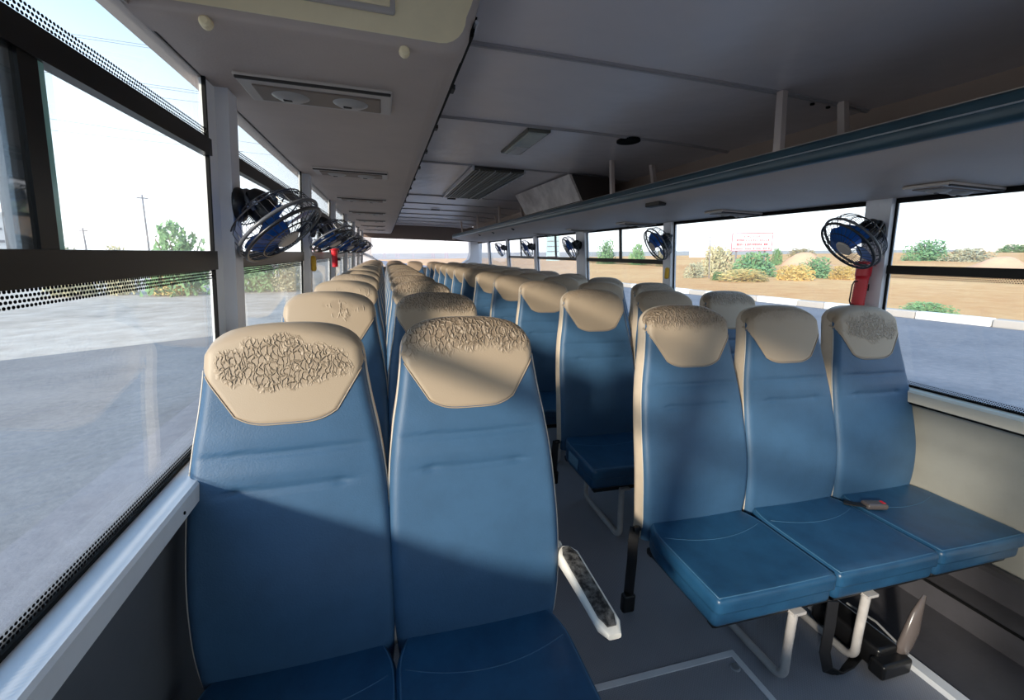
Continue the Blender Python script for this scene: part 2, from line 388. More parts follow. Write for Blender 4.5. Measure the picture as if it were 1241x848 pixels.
def flat(name, pts, z, mt, label):
    mb = MB(); n = len(pts)
    mb.add([(p[0], p[1], z) for p in pts]+[(p[0], p[1], z-0.25) for p in pts], [tuple(range(n)), tuple(range(2*n-1, n-1, -1))]+[(i, (i+1) % n, (i+1) % n+n, i+n) for i in range(n)])
    o = mb.build(name, mt); put(o, Vector((0, 0, 0))); tag(o, kind='structure'); o['label'] = label; return o
k1, k2 = atg(1200, 396), atg(925, 366)
kd = (k2-k1).normalized(); kn = Vector((kd.y, -kd.x, 0))
flat('sand_plain', [(-900, -500), (1000, -500), (1000, 1500), (-900, 1500)], -0.05, M['sand_white'], 'pale sand plain around the road')
a0, a1 = k1-kd*60, k1+kd*150
flat('road_right', [(-3, -60), tuple(a0)[:2], tuple(a1)[:2], (-3, a1.y)], 0, M['asphalt_r'], 'blue grey asphalt road on the right side')
flat('sand_bank', [tuple(a0+kn*.4)[:2], tuple(a0+kn*.4+Vector((500, -60, 0)))[:2], tuple(a1+kn*400)[:2], tuple(a1+kn*.4)[:2]], 0.04, M['sand_orange'], 'orange sand beyond the kerb')
e1, e2 = atg(0, 437), atg(250, 408); ed = (e2-e1).normalized(); t3 = (-3-e2.x)/ed.x; e3 = e2+ed*t3; e0 = e1-ed*50
flat('road_left', [(-3, -60), tuple(e3)[:2], tuple(e2)[:2], tuple(e1)[:2], tuple(e0)[:2], (e0.x, -60)], 0, M['asphalt_l'], 'dusty asphalt beside the left windows')
kr = empty('kerb'); put(kr, k1+kn*.2, math.atan2(-kd.x, kd.y)); tag(kr, 'white and bare concrete kerb along the far side of the right road', 'kerb')
yy = -9.0; i = 0
while yy < 60:
    L = 1.9 if i % 2 == 0 else 1.1
    MB().rbox((0, yy+L/2, 0.11), (0.35, L-0.03, 0.26), 0.04, 2, 1).build('kerb_block', M['curb_white'] if i % 2 == 0 else M['curb_grey'], kr)
    yy += L; i += 1

# scrub: leaf cards on a few branches
def bush_mesh(name, mt, n, rx, rz, leaf, seed):
    rnd = random.Random(seed); mb = MB()
    for k in range(n):
        while True:
            a, b, c = rnd.uniform(-1, 1), rnd.uniform(-1, 1), rnd.uniform(0, 1)
            if a*a+b*b+(c*0.9)**2 < 1: break
        lump = 0.75+0.25*math.sin(5*a+seed)*math.cos(4*b+seed)
        p = Vector((a*rx*lump, b*rx*lump, c*rz*(0.7+0.3*lump)))
        u_ = Vector((rnd.uniform(-1, 1), rnd.uniform(-1, 1), rnd.uniform(-.6, 1))).normalized(); v_ = u_.orthogonal().normalized()
        l = leaf*rnd.uniform(.6, 1.4)
        mb.add([p-u_*l, p+v_*l*.45, p+u_*l, p-v_*l*.45], [(0, 1, 2, 3)])
    return mb
def bush_proto(mt, seed, name='scrub_bush', n=1500):
    r = empty(name)
    o = bush_mesh('foliage', mt, n, 1.0, 1.0, 0.065, seed).build('foliage', mt, r); o['kind'] = 'stuff'
    mb = MB(); rnd = random.Random(seed)
    for k in range(6):
        a = rnd.uniform(0, 6.28); mb.tube([(0, 0, -0.05), (math.cos(a)*.25, math.sin(a)*.25, .35), (math.cos(a)*.6, math.sin(a)*.6, .75)], [.03, .02, .008], 5)
    mb.build('branches', M['wood'], r)
    return r
BP = [bush_proto(M['leaf'], 1), bush_proto(M['leaf_dry'], 2), bush_proto(M['leaf_pale'], 3)]
used_b = [False]*3
def bush(px, pyb, wpx, hpx, kind, label, group=None, dist=None):
    p = atg(px, pyb); D = gdist(p)
    sx_, sz_ = wpx/FPX*D/2*1.15, hpx/FPX*D
    if not used_b[kind]: o = BP[kind]; used_b[kind] = True
    else: o = copy_tree(BP[kind])
    put(o, p+Vector((0, 0, .02)), random.uniform(0, 6), (sx_, sx_*.7, sz_))
    tag(o, label, 'bush', group); return o
# right side, seen through the clear side window
bush(868, 334, 48, 37, 2, 'pale olive bush left of the red lettered sign, right side of the road')
bush(912, 335, 84, 30, 0, 'wide green bush right below the red lettered sign')
bush(940, 322, 22, 22, 0, 'small rounded green bush just right of the red lettered sign')
bush(902, 341, 86, 16, 1, 'long low yellow scrub in front of the wide green bush')
bush(870, 340, 24, 11, 0, 'small olive tuft at the left end of the yellow scrub')
bush(962, 340, 46, 20, 1, 'yellow green bush left of the blue fan over the red cylinder')
bush(988, 337, 56, 26, 0, 'green bush below the blue fan by the clear window')
bush(970, 312, 40, 12, 2, 'far hazy bush on the skyline beyond the sand mound')
bush(842, 337, 34, 20, 2, 'dusty bush at the left edge of the clear window')
bush(1022, 339, 40, 18, 1, 'dry scrub behind the red cylinder')
bush(1122, 316, 72, 26, 0, 'bright green bush seen through the nearest right window')
bush(1172, 317, 72, 17, 2, 'hazy dry bush right of the bright green one')
bush(1232, 306, 50, 10, 0, 'dark green tree line at the far right edge of the view')
bush(1122, 380, 60, 14, 0, 'green grass tuft at the kerb below the nearest right window')
bush(735, 320, 34, 30, 0, 'green bush seen past the rear edge of the third right window')
bush(772, 321, 30, 26, 0, 'green bush behind the small fan of the third right window')
bush(800, 323, 18, 20, 2, 'pale bush between the small fan and its post')
# left side
bush(222, 356, 96, 86, 0, 'green tree like bush behind the nearest left window')
bush(90, 358, 64, 62, 2, 'dusty bush at the foot of the leaning pole, nearest left window')
bush(150, 356, 46, 60, 2, 'thin pale bush left of the green tree like bush')
bush(318, 352, 70, 48, 0, 'green scrub seen under the first left fan')
bush(354, 352, 40, 38, 2, 'pale scrub seen beside the second left window post')
bush(212, 356, 80, 26, 1, 'dry yellow scrub in front of the green tree like bush')

# sand mounds
def mound(px, py, wpx, hpx, label):
    p = atg(px, py); D = gdist(p); rx = wpx/FPX*D/2; rz = hpx/FPX*D
    mb = MB(); vs = []; n = 28; k = 8
    for i_ in range(k+1):
        t = i_/k
        for j in range(n):
            a = 2*PI*j/n; rr = rx*t*(1+.12*math.sin(3*a+t*2)); z = rz*(math.cos(PI*t)*.5+.5)*(1+.15*math.sin(5*a+9*t)*t)
            vs.append((rr*math.cos(a), rr*math.sin(a)*.7, z-0.02))
    fs = [(i_*n+j, i_*n+(j+1) % n, (i_+1)*n+(j+1) % n, (i_+1)*n+j) for i_ in range(k) for j in range(n)]
    mb.add(vs, fs); o = mb.build('sand_mound', M['mound'], smooth=True); put(o, p+Vector((0, 0, .04))); tag(o, label, 'mound')
mound(975, 322, 80, 16, 'orange sand mound on the skyline right of the lettered sign')
mound(1215, 325, 90, 14, 'low pale sand mound beyond the nearest right window')

# sign board on two posts
p = atg(907, 331); D = gdist(p)
wS = 44/FPX*D; hS = 21/FPX*D
sg = empty('sign_board'); put(sg, p+Vector((0, 0, .03)), math.atan2(-p.x, p.y)*0.75)
tag(sg, 'white roadside sign board with rows of faded red lettering', 'sign')
zb = (331-305)/FPX*D
MB().box(-wS/2, wS/2, 0, .12, zb, zb+hS).build('board', M['sign_white'], sg)
bt = hS*0.035
fm = MB(); fm.box(-wS/2, wS/2, -.06, .0, zb, zb+bt); fm.box(-wS/2, wS/2, -.06, .0, zb+hS-bt, zb+hS); fm.box(-wS/2, -wS/2+bt, -.06, 0, zb, zb+hS); fm.box(wS/2-bt, wS/2, -.06, 0, zb, zb+hS)
fm.build('border', M['sign_red'], sg)
for sx_ in (-.35, .35): MB().box(wS*sx_-.08, wS*sx_+.08, .12, .25, -0.05, zb+hS*.9).build('post', M['pole'], sg)
rnd = random.Random(5); lt = MB()
for (zf, x0, x1, hh, th) in ((.80, -.2, .18, .09, .018), (.60, -.38, .40, .10, .018), (.36, -.37, .37, .12, .03), (.13, -.46, .46, .08, .022)):
    x = x0
    while x < x1:
        gw = rnd.uniform(.022, .042); z0 = zb+hS*(zf-hh/2); z1 = zb+hS*(zf+hh/2)
        X0 = x*wS; X1 = (x+gw)*wS; T = th*hS*1.4
        k = rnd.randrange(4)
        lt.box(X0, X0+T, -.05, .0, z0, z1)
        if k != 1: lt.box(X0, X1, -.05, .0, z1-T, z1)
        if k in (1, 2): lt.box(X0, X1, -.05, .0, z0, z0+T)
        if k in (0, 3): lt.box(X1-T, X1, -.05, .0, z0, z1)
        x += gw+rnd.choice((.014, .018, .045))
lt.build('lettering', M['sign_red'], sg)['kind'] = 'stuff'

# poles, wires, pylons, buildings
def pole(u0, v0, u1, v1, dist_y, label, r=0.05):
    b = GT @ atg(u1, dist_y); a = at(u0, v0, 1, b.y)
    mb = MB(); mb.tube([Vector((0, 0, 0)), (a-b)*.6, a-b], [r, r*.8, r*.6], 6); mb.tube([(a-b)+Vector((-.3, 0, -.2)), (a-b)+Vector((.3, 0, -.2))], r*.5, 5)
    o = mb.build('utility_pole', M['pole']); o.location = b; tag(o, label, 'pole')
pole(172, 236, 187, 352, 352, 'tall thin leaning pole beside the green tree like bush', .07)
pole(100, 276, 112, 345, 345, 'short leaning pole further left behind the nearest left window', .09)
pole(861, 284, 859, 338, 338, 'thin post left of the red lettered sign', .04)
wires = [((65, 38), (200, 58), 14, .014), ((65, 41), (200, 61), 14, .014), ((130, 95), (250, 112), 14, .018), ((130, 98), (250, 115), 14, .018),
         ((175, 116), (250, 125), 14, .018), ((55, 143), (190, 163), 14, .022), ((55, 157), (190, 172), 14, .022), ((60, 222), (250, 243), 14, .03), ((60, 228), (250, 247), 14, .03),
         ((60, 248), (250, 262), 14, .035), ((60, 253), (250, 266), 14, .035), ((60, 272), (180, 280), 14, .04), ((285, 170), (330, 177), 14, .02), ((285, 183), (340, 189), 14, .02)]
words = ['topmost', 'second', 'third', 'fourth', 'fifth', 'sixth', 'seventh', 'eighth', 'ninth', 'tenth', 'eleventh', 'lowest', 'upper', 'lower']
for i, (a, b, dz, r) in enumerate(wires):
    A = at(a[0], a[1], 2, 1.31+dz); B = at(b[0], b[1], 2, 1.31+dz); d = B-A
    P0 = A-d*0.9; P1 = B+d*.9
    o = MB().tube([P0-P0, (P1-P0)*.25, (P1-P0)*.5, (P1-P0)*.75, P1-P0], r, 5).build('overhead_wire', M['wire']); o.location = P0
    lab = ('%s overhead wire counted from the top in the nearest left window' % words[i]) if i < 12 else ('%s overhead wire in the second left window' % words[i])
    tag(o, lab, 'wire', 'overhead wires left of the bus')
def pylon(px, top, basep, yd, label):
    b = atg(px, basep); H_ = (basep-top)/FPX*gdist(b); mb = MB(); r = H_*.007
    wB = H_*.09
    L4 = [(-1, -1), (1, -1), (1, 1), (-1, 1)]
    for (sx_, sy_) in L4: mb.tube([(sx_*wB, sy_*wB, 0), (sx_*wB*.25, sy_*wB*.25, H_*.7), (0, 0, H_)], r, 4)
    for k in range(7):
        z0 = H_*.1*k; z1 = z0+H_*.1; a0 = wB*(1-.75*z0/(H_*.7)); a1 = wB*(1-.75*z1/(H_*.7))
        mb.tube([(-a0, -a0, z0), (a1, -a1, z1)], r*.6, 3); mb.tube([(a0, -a0, z0), (-a1, -a1, z1)], r*.6, 3)
    for zf in (.72, .82, .92): mb.tube([(-H_*.13, 0, H_*zf), (0, 0, H_*(zf+.03)), (H_*.13, 0, H_*zf)], r*.8, 4)
    o = mb.build('power_pylon', M['pylon']); put(o, b); tag(o, label, 'pylon', 'power pylons behind the rear window')
for px, tp, yd, lb in ((466, 296, 160, 'leftmost'), (482, 290, 190, 'second from the left'), (501, 303, 210, 'third from the left'), (525, 294, 180, 'fourth from the left'), (541, 292, 240, 'rightmost')):
    pylon(px, tp, 313, yd, 'faint pink power pylon through the rear window, %s of five' % lb)
def building(px0, px1, top, bot, yd, mt, label, lines=4):
    b = atg((px0+px1)/2, yd); D = gdist(b); w_ = (px1-px0)/FPX*D; h_ = (yd-top)/FPX*D
    r = empty('building'); put(r, b, math.atan2(-b.x, b.y)); tag(r, label, 'building')
    MB().box(-w_/2, w_/2, 0, w_*.5+2, 0, h_).build('wall', mt, r)
    MB().box(-w_/2-.2, w_/2+.2, -.2, w_*.5+2.2, h_, h_*1.04).build('roof', M['bld'], r)
    for k in range(lines):
        MB().box(-w_*.42, w_*.42, -.08, 0, h_*(.15+.8*k/lines), h_*(.15+.8*k/lines)+h_*.04).build('window_band', M['pole'], r)
building(-24, 12, 262, 302, 335, M['bld'], 'pale striped building at the far left edge')
building(662, 678, 286, 312, 316, M['bldglass'], 'pale blue green building through the fourth right window')
building(1205, 1290, 296, 304, 305, M['bld'], 'long white building on the right skyline', 1)
building(836, 862, 299, 307, 312, M['bld'], 'low white building left of the sign on the skyline', 1)

# ------------------------------------------------------------------ bus shell
def xl(z): return -0.46+0.045*(z-.82)
def xr(z): return 2.235-0.10*(z-.80)
Y0, Y1 = -2.4, 10.9
floor = MB().box(-.47, 2.26, Y0, Y1, -.06, 0.0).build('floor', M['floor']); tag(floor, kind='structure')
# aluminium floor strips, hatch and step
fh = empty('trim_1', (0, 0, 0)); tag(fh, kind='structure')
st = MB(); st.box(.50, 1.125, 1.000, 1.020, 0, .004); st.box(1.105, 1.125, -.2, 1.0, 0, .004); st.build('hatch_edging', M['alu'], fh)
MB().lathe([(.016, 0), (.016, .003), (.012, .005), (.0, .005)], 16, Matrix.Translation((1.085, .962, 0))).build('hatch_screw', M['silver'], fh)
fs_ = MB().prism([(1.66, 0), (1.67, .012), (1.71, .012), (1.72, 0)], Y0, Y1-.2).build('floor_strip', M['alu'], fh)
st = MB().box(2.045, 2.235, Y0, Y1-.1, 0, .10).build('side_step', M['darkmat'], fh)
MB().box(1.72, 2.045, Y0, Y1-.1, 0, .006).build('side_mat', M['darkmat'], fh)
MB().tube([(2.045, Y0, .10), (2.045, Y1-.1, .10)], .006, 6).build('step_edge', M['black'], fh)
MB().prism([(2.18, .10), (2.18, .19), (2.20, .20), (2.235, .20), (2.235, .10)], Y0, Y1-.1).build('wall_duct', M['darkmat'], fh)

def quadwall(name, xf, z0, z1, y0, y1, th, mt, side, parent=None):
    s_ = -1 if side == 'l' else 1
    mb = MB(); a, b = xf(z0), xf(z1)
    mb.hexa([(a, y0, z0), (a+s_*th, y0, z0), (a+s_*th, y1, z0), (a, y1, z0), (b, y0, z1), (b+s_*th, y0, z1), (b+s_*th, y1, z1), (b, y1, z1)])
    return mb.build(name, mt, parent)
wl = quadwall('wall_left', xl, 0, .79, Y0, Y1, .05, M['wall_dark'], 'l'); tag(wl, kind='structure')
wl2 = quadwall('header', xl, 1.722, 1.96, Y0, Y1, .05, M['bin'], 'l', wl)
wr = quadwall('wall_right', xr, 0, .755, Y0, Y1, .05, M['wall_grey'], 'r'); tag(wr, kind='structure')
quadwall('header', xr, 1.612, 1.96, Y0, Y1, .05, M['rack'], 'r', wr)
# sills
sl = MB().prism([(-.465, .815), (-.405, .812), (-.400, .806), (-.400, .77), (-.465, .77)], Y0, Y1).build('sill', M['alu'], wl)
for k in range(8):
    MB().lathe([(.0035, 0), (.0035, .002), (0, .002)], 8, Matrix.Translation((-.400, .95+k*.9, .785)) @ Matrix.Rotation(PI/2, 4, 'Y')).build('screw', M['black'], wl)
sr = MB().prism([(2.235, .800), (2.195, .797), (2.183, .788), (2.175, .748), (2.235, .742)], Y0, Y1).build('sill', M['sillcream'], wr)
for k in range(8):
    MB().lathe([(.005, 0), (.005, .002), (0, .002)], 8, Matrix.Translation((2.178, .88+k*.95, .765)) @ Matrix.Rotation(-PI/2, 4, 'Y')).build('screw', M['vent_dark'], wr)
MB().box(2.182, 2.19, Y0, Y1, .738, .743).build('sealant_line', M['black'], wr)

# window posts
LP = [1.38+1.365*k for k in range(-2, 7)]
def wpost(name, side, y, wd, dep, parent):
    s_ = 1 if side == 'l' else -1; xf = xl if side == 'l' else xr
    z0, z1 = (.80, 1.73) if side == 'l' else (.79, 1.64)
    a, b = xf(z0), xf(z1)
    mb = MB(); mb.hexa([(a-s_*.02, y, z0), (a+s_*dep, y, z0), (a+s_*dep, y+wd, z0), (a-s_*.02, y+wd, z0), (b-s_*.02, y, z1), (b+s_*dep, y, z1), (b+s_*dep, y+wd, z1), (b-s_*.02, y+wd, z1)])
    return mb.build(name, M['post'], parent)
for i, y in enumerate(LP):
    wpost('window_post', 'l', y+.065, .075, .035, wl)
    # flat perforated band beside the post
    mb = MB(); a, b = xl(.80), xl(1.72)
    mb.hexa([(a-.01, y, .80), (a+.004, y, .80), (a+.004, y+.065, .80), (a-.01, y+.065, .80), (b-.01, y, 1.72), (b+.004, y, 1.72), (b+.004, y+.065, 1.72), (b-.01, y+.065, 1.72)])
    mb.build('post_trim', M['dotwhite'], wl)
RP = [(-1.45, .11), (-.02, .11), (1.49, .11), (3.06, .10), (4.62, .24), (6.30, .11), (7.88, .10), (9.40, .10)]
for y, wd in RP: wpost('window_post', 'r', y, wd, .03, wr)

# windows
wn = [0]
def window(side, y0, y1, style, hazy=0):
    wn[0] += 1
    s_ = 1 if side == 'l' else -1; xf = xl if side == 'l' else xr
    z0, z1 = (.815, 1.722) if side == 'l' else (.800, 1.612)
    r = empty('window_%d' % wn[0], (xf(z0), (y0+y1)/2, z0)); tag(r, kind='structure')
    ox, oy, oz = r.location
    def bar(nm, ya, yb, za, zb, din, dout, mt):
        a, b = xf(za), xf(zb); mb = MB()
        mb.hexa([(a-s_*dout-ox, ya-oy, za-oz), (a+s_*din-ox, ya-oy, za-oz), (a+s_*din-ox, yb-oy, za-oz), (a-s_*dout-ox, yb-oy, za-oz),
                 (b-s_*dout-ox, ya-oy, zb-oz), (b+s_*din-ox, ya-oy, zb-oz), (b+s_*din-ox, yb-oy, zb-oz), (b-s_*dout-ox, yb-oy, zb-oz)])
        return mb.build(nm, mt, r)
    g = M['glass_hazy'] if hazy else M['glass']
    fw = .008
    bar('bottom_seal', y0, y1, z0, z0+fw, .006, .01, M['black']); bar('side_seal', y0, y0+fw, z0, z1, .004, .004, M['black']); bar('side_seal', y1-fw, y1, z0, z1, .006, .002, M['black'])
    if side == 'r': bar('top_rail', y0, y1, z1-.022, z1, .006, .01, M['black'])
    if style == 'left':
        bar('lower_pane', y0, y1, z0, 1.255, -.004, .008, g)
        bar('middle_rail', y0, y1, 1.252, 1.30, .012, .01, M['frame'])
        bar('upper_rail', y0, y1, 1.538, 1.578, .012, .01, M['frame'])
        bar('top_pane', y0, y1, 1.57, z1, -.004, .008, g)
        ym = y0+(y1-y0)*.506
        bar('sliding_pane', y0, ym+.04, 1.30, 1.54, .0, .004, g); bar('sliding_pane', ym-.04, y1, 1.30, 1.54, -.008, .012, g)
        bar('slider_stile', ym-.035, ym+.0, 1.30, 1.54, .008, .012, M['frame']); bar('reflection_strip', ym-.07, ym-.035, 1.30, 1.54, .004, .006, M['glass_tint'])  # dark tinted strip paints the slider frame's reflection in the glass
        bar('glass_edge', ym+.0, ym+.014, 1.30, 1.54, .006, .004, M['glass_edge'])
        bar('dotted_band', y0+fw, y1-fw, 1.225, 1.2515, .0005, .0, M['dots']); bar('dotted_band', y0+fw, y1-fw, 1.5785, 1.605, .0005, 0, M['dots']); bar('dotted_band', y0+fw, y1-fw, z0+fw, z0+fw+.018, .0005, 0, M['dots'])
    elif style == 'slider':
        bar('lower_pane', y0, y1, z0, 1.29, -.004, .008, g)
        bar('middle_rail', y0, y1, 1.288, 1.325, .012, .01, M['frame'])
        ym = y0+(y1-y0)*.5
        bar('sliding_pane', y0, ym+.03, 1.32, z1-.02, .0, .004, g); bar('sliding_pane', ym-.03, y1, 1.32, z1-.02, -.008, .012, g)
        bar('slider_stile', ym-.014, ym+.014, 1.325, z1-.02, .008, .01, M['frame'])
        if not hazy: bar('dotted_band', y0+fw, y1-fw, 1.268, 1.2875, .0005, .0, M['dots']); bar('dotted_band', y0+fw, y1-fw, z0+fw, z0+fw+.02, .0005, 0, M['dots'])
    else:
        bar('pane', y0, y1, z0, z1-.02, -.004, .008, g)
for i in range(len(LP)-1): window('l', LP[i]+.14, LP[i+1], 'left', 1 if i > 5 else 0)
window('l', LP[-1]+.14, 10.75, 'left', 1); window('l', Y0, LP[0], 'plain')
for i in range(len(RP)-1):
    window('r', RP[i][0]+RP[i][1], RP[i+1][0], 'slider' if i not in (2, 6, 0) else 'plain', 1 if i > 3 else 0)
window('r', 9.5, 10.75, 'plain', 1); window('r', Y0, RP[0][0], 'plain')

# ceiling: panels between joint strips
cl = empty('ceiling', (1.0, 4, 1.93)); tag(cl, kind='structure')
RB = [Y0, -.75, .02, .74, 1.472, 2.232, 3.30, 5.12, 5.95, 6.75, 7.55, 8.35, 9.2, 10.05, 10.88]
def zceil(x): return 1.94-0.006*((x-1.0)/.85)**2-0.010*max(0, (x-1.42)/.46)**2
for k in range(len(RB)-1):
    mb = MB(); nx, ny = 26, 10; vs = []
    for i in range(nx+1):
        x = -.45+(1.90+.45)*i/nx
        for j in range(ny+1):
            y = RB[k]+.004+(RB[k+1]-RB[k]-.008)*j/ny
            z = zceil(max(x, .1))-.006*math.sin(PI*j/ny)*math.sin(2.2*x+k)
            vs.append((x-1.0, y-4, z-1.93))
    n1 = len(vs); vs += [(a, b, c+.02) for a, b, c in vs]
    fs = []
    for i in range(nx):
        for j in range(ny):
            q = (i*(ny+1)+j, (i+1)*(ny+1)+j, (i+1)*(ny+1)+j+1, i*(ny+1)+j+1); fs.append(q); fs.append(tuple(t+n1 for t in q[::-1]))
    mb.add(vs, fs); o = mb.build('ceiling_panel', M['ceil'], cl, smooth=True)
for k in range(1, len(RB)-1):
    mb = MB()
    for dy, w_, h_ in ((0, .024, .006), (0, .010, .010)):
        pts = [(.15+1.73*i/24) for i in range(25)]
        for i in range(24):
            xa, xb = pts[i], pts[i+1]; za, zb = zceil(xa), zceil(xb)
            mb.hexa([(xa-1, RB[k]-w_/2-4, za-h_-1.93), (xb-1, RB[k]-w_/2-4, zb-h_-1.93), (xb-1, RB[k]+w_/2-4, zb-h_-1.93), (xa-1, RB[k]+w_/2-4, za-h_-1.93),
                     (xa-1, RB[k]-w_/2-4, za+.004-1.93), (xb-1, RB[k]-w_/2-4, zb+.004-1.93), (xb-1, RB[k]+w_/2-4, zb+.004-1.93), (xa-1, RB[k]+w_/2-4, za+.004-1.93)])
    mb.build('joint_strip', M['rib'], cl)
for x, y in ((1.62, 1.47), (1.70, 1.47), (1.62, 3.29)): MB().lathe([(.008, 0), (.008, -.006), (0, -.008)], 8, Matrix.Translation((x-1, y-4+.03, zceil(x)-1.935))).build('screw', M['black'], cl)
MB().box(-.5, 2.3, Y0, Y1, 2.0, 2.03).build('roof_skin', M['bld'], cl).location = (-1, -4, -1.93)

# rear wall
wb = MB()
RXc = (-.25, 1.965); zt, zbm = 1.63, 1.03
def arc(cx, cz, r, a0, a1, n=6): return [(cx+r*math.cos(a0+(a1-a0)*i/n), cz+r*math.sin(a0+(a1-a0)*i/n)) for i in range(n+1)]
rw = empty('wall_rear', (.88, Y1, 0)); tag(rw, kind='structure')
def rwp(nm, poly, y0, y1, mt): return MB().prism([(p[0]-.88, p[1]) for p in poly], y0-Y1, y1-Y1).build(nm, mt, rw)
rwp('rear_header', [(-.45, zt), (2.25, zt), (2.25, 1.97), (-.45, 1.97)], 10.82, 10.95, M['rear_dark'])
rwp('rear_panel', [(-.47, 0), (2.25, 0), (2.25, 1.0), (-.47, 1.0)], 10.85, 10.95, M['wall_dark'])
rwp('rear_pillar', [(-.47, 1.0), (.04, 1.0), (-.05, 1.10), (-.22, 1.20), (-.27, 1.30), (-.26, 1.63), (-.47, 1.63)], 10.6, 10.9, M['post'])
rwp('rear_pillar', [(2.25, 1.0), (1.70, 1.0), (1.80, 1.12), (1.94, 1.22), (1.98, 1.34), (1.97, 1.63), (2.25, 1.63)], 10.6, 10.9, M['post'])
window_r = empty('window_rear', (.88, 10.9, 1.0)); tag(window_r, kind='structure')
MB().box(-1.35, 1.37, 0, .008, 0, .63).build('pane', M['glass_rear'], window_r)
# front of the bus, behind the viewer: dashboard bulkhead and windscreen
fw_ = empty('wall_front', (.88, Y0, 0)); tag(fw_, kind='structure')
MB().box(-1.35, 1.38, -.05, 0, 0, .75).build('bulkhead', M['wall_dark'], fw_); MB().box(-1.35, 1.38, -.05, 0, 1.8, 1.97).build('header', M['bin'], fw_)
for x in (-1.33, 1.30): MB().box(x, x+.06, -.05, 0, .75, 1.8).build('pillar', M['post'], fw_)
wf = empty('window_front', (.88, Y0-.02, .75)); tag(wf, kind='structure'); MB().box(-1.27, 1.30, -.008, 0, 0, 1.05).build('pane', M['glass'], wf)

# ------------------------------------------------------------------ left luggage bin
LB = empty('luggage_bin', (-.1, 1.03, 1.72)); tag(LB, 'long taupe overhead luggage bin above the left window seats', 'luggage bin')
def prof_bin():
    p = [(-.428, 1.722), (.10, 1.722)]
    p += [(.135+.055*math.sin(a), 1.777-.055*math.cos(a)) for a in [PI/2*i/6 for i in range(7)]]
    p += [(.20, 1.80), (.235, 1.93), (-.425, 1.93)]
    return p
pb = prof_bin()
BE = 10.45
MB().prism([(x+.1, z-1.72) for x, z in pb], .05, BE-1.03).build('body', M['bin'], LB)
# end cap with rounded lip, slightly larger section
def ringcap():
    mb = MB(); prof = [(0.0, .018), (.004, .009), (.012, .003), (.03, -.002), (.09, -.006), (.10, 0)]   # y, outward offset inset
    c = Vector((-.1, 0, 1.84)); P = [Vector((x, 0, z)) for x, z in pb]; n = len(P); vs = []
    for (yy_, ins) in prof:
        for q in P:
            d = Vector((q.x, 0, q.z)); 
            if q.z < 1.90: d.z = q.z+max(0, ins)*(1 if q.z < 1.80 else .3)-.004*(ins < .02)
            if q.x > .1: d.x = q.x-max(0, ins)*.7
            if q.x < -.35: d.x = q.x+max(0, ins)*.5
            vs.append((d.x+.1, yy_, d.z-1.72))
    fs = [(i*n+j, i*n+(j+1) % n, (i+1)*n+(j+1) % n, (i+1)*n+j) for i in range(len(prof)-1) for j in range(n)]
    fs.append(tuple(range(n))[::-1]); fs.append(tuple((len(prof)-1)*n+j for j in range(n))); mb.add(vs, fs); return mb
rc = ringcap(); npb = len(pb)
rc.mi = [0 if k < 0 or k >= 5*npb else 1 for k in range(len(rc.f))]; rc.mi[-2] = 0
ec = rc.build('end_cap', [M['bin_cream'], M['bin']], LB, smooth=True, angle=50)
for u, v in ((250, 28), (490, 63)):
    q = at(u, v, 1, 1.05); MB().lathe([(.0, -.012), (.006, -.012), (.010, -.008), (.011, 0), (.011, .006)], 16, Matrix.Translation((q.x+.1, .018, q.z-1.72)) @ Matrix.Rotation(-PI/2, 4, 'X')).build('screw_cap', M['bin_cream'], ec)
q0 = at(372, 8, 1, 1.025); q1 = at(476, 17, 1, 1.025)
pl = MB().rbox(((q0.x+q1.x)/2+.1-.02, -.004, .085), ((q1.x-q0.x)+.05, .012, .07), .006, 3, 1).build('plate', M['vent'], ec)
MB().rbox(((q0.x+q1.x)/2+.1-.02, -.011, .088), ((q1.x-q0.x)+.03, .006, .055), .004, 2, 1).build('plate_lid', M['bin_cream'], ec)
# dark groove and silver strip along the inner face
MB().prism([(.290, .046), (.297, .046), (.305, .085), (.290, .085)], 0.02, BE-1.05).build('groove', M['black'], LB)
MB().tube([(.300, .0, .066), (.300, BE-1.05, .066)], .0045, 8).build('silver_strip', M['silver'], LB)
for k in range(9): MB().box(.298, .308, .35+k*.42, .39+k*.42, .05, .062).build('clip', M['vent_dark'], LB)

# air vents: plate with two round louvres
def vent_proto(L=.37, W=.19, two=True):
    r = empty('air_vent')
    MB().rbox((0, 0, -.004), (L, W, .012), .005, 2, 1).build('plate', M['vent'], r)
    MB().rbox((0, .012, -.010), (L*.84, W*.62, .008), .0038, 2, 1).build('recess', M['vent_recess'], r)
    MB().rbox((0, -W/2+.006, -.008), (L*.98, .010, .012), .003, 2, 1).build('shadow_lip', M['vent_dark'], r)  # lip coloured dark to paint the shadow along the plate's near edge
    for sx_ in (-1, 1):
        d = MB(); d.lathe([(0, -.024), (.030, -.022), (.046, -.014), (.052, -.006), (.052, 0)], 28, Matrix.Translation((sx_*.075, .012, 0)))
        dd = d.build('louvre', M['vent_disc'], r, smooth=True, angle=40)
        MB().tube([(sx_*.075+.054*math.cos(a), .012+.054*math.sin(a), -.010) for a in [2*PI*i/24 for i in range(24)]], .004, 6, closed=True).build('louvre_ring', M['vent'], dd, smooth=True)
        MB().rbox((sx_*.075-.008, .012, -.0235), (.022, .012, .004), .002, 2, 1).build('tab', M['vent_dark'], dd)
    return r
vp = vent_proto()
ords = ['nearest', 'second', 'third', 'fourth', 'fifth', 'sixth', 'seventh', 'eighth', 'ninth', 'tenth', 'eleventh', 'twelfth']
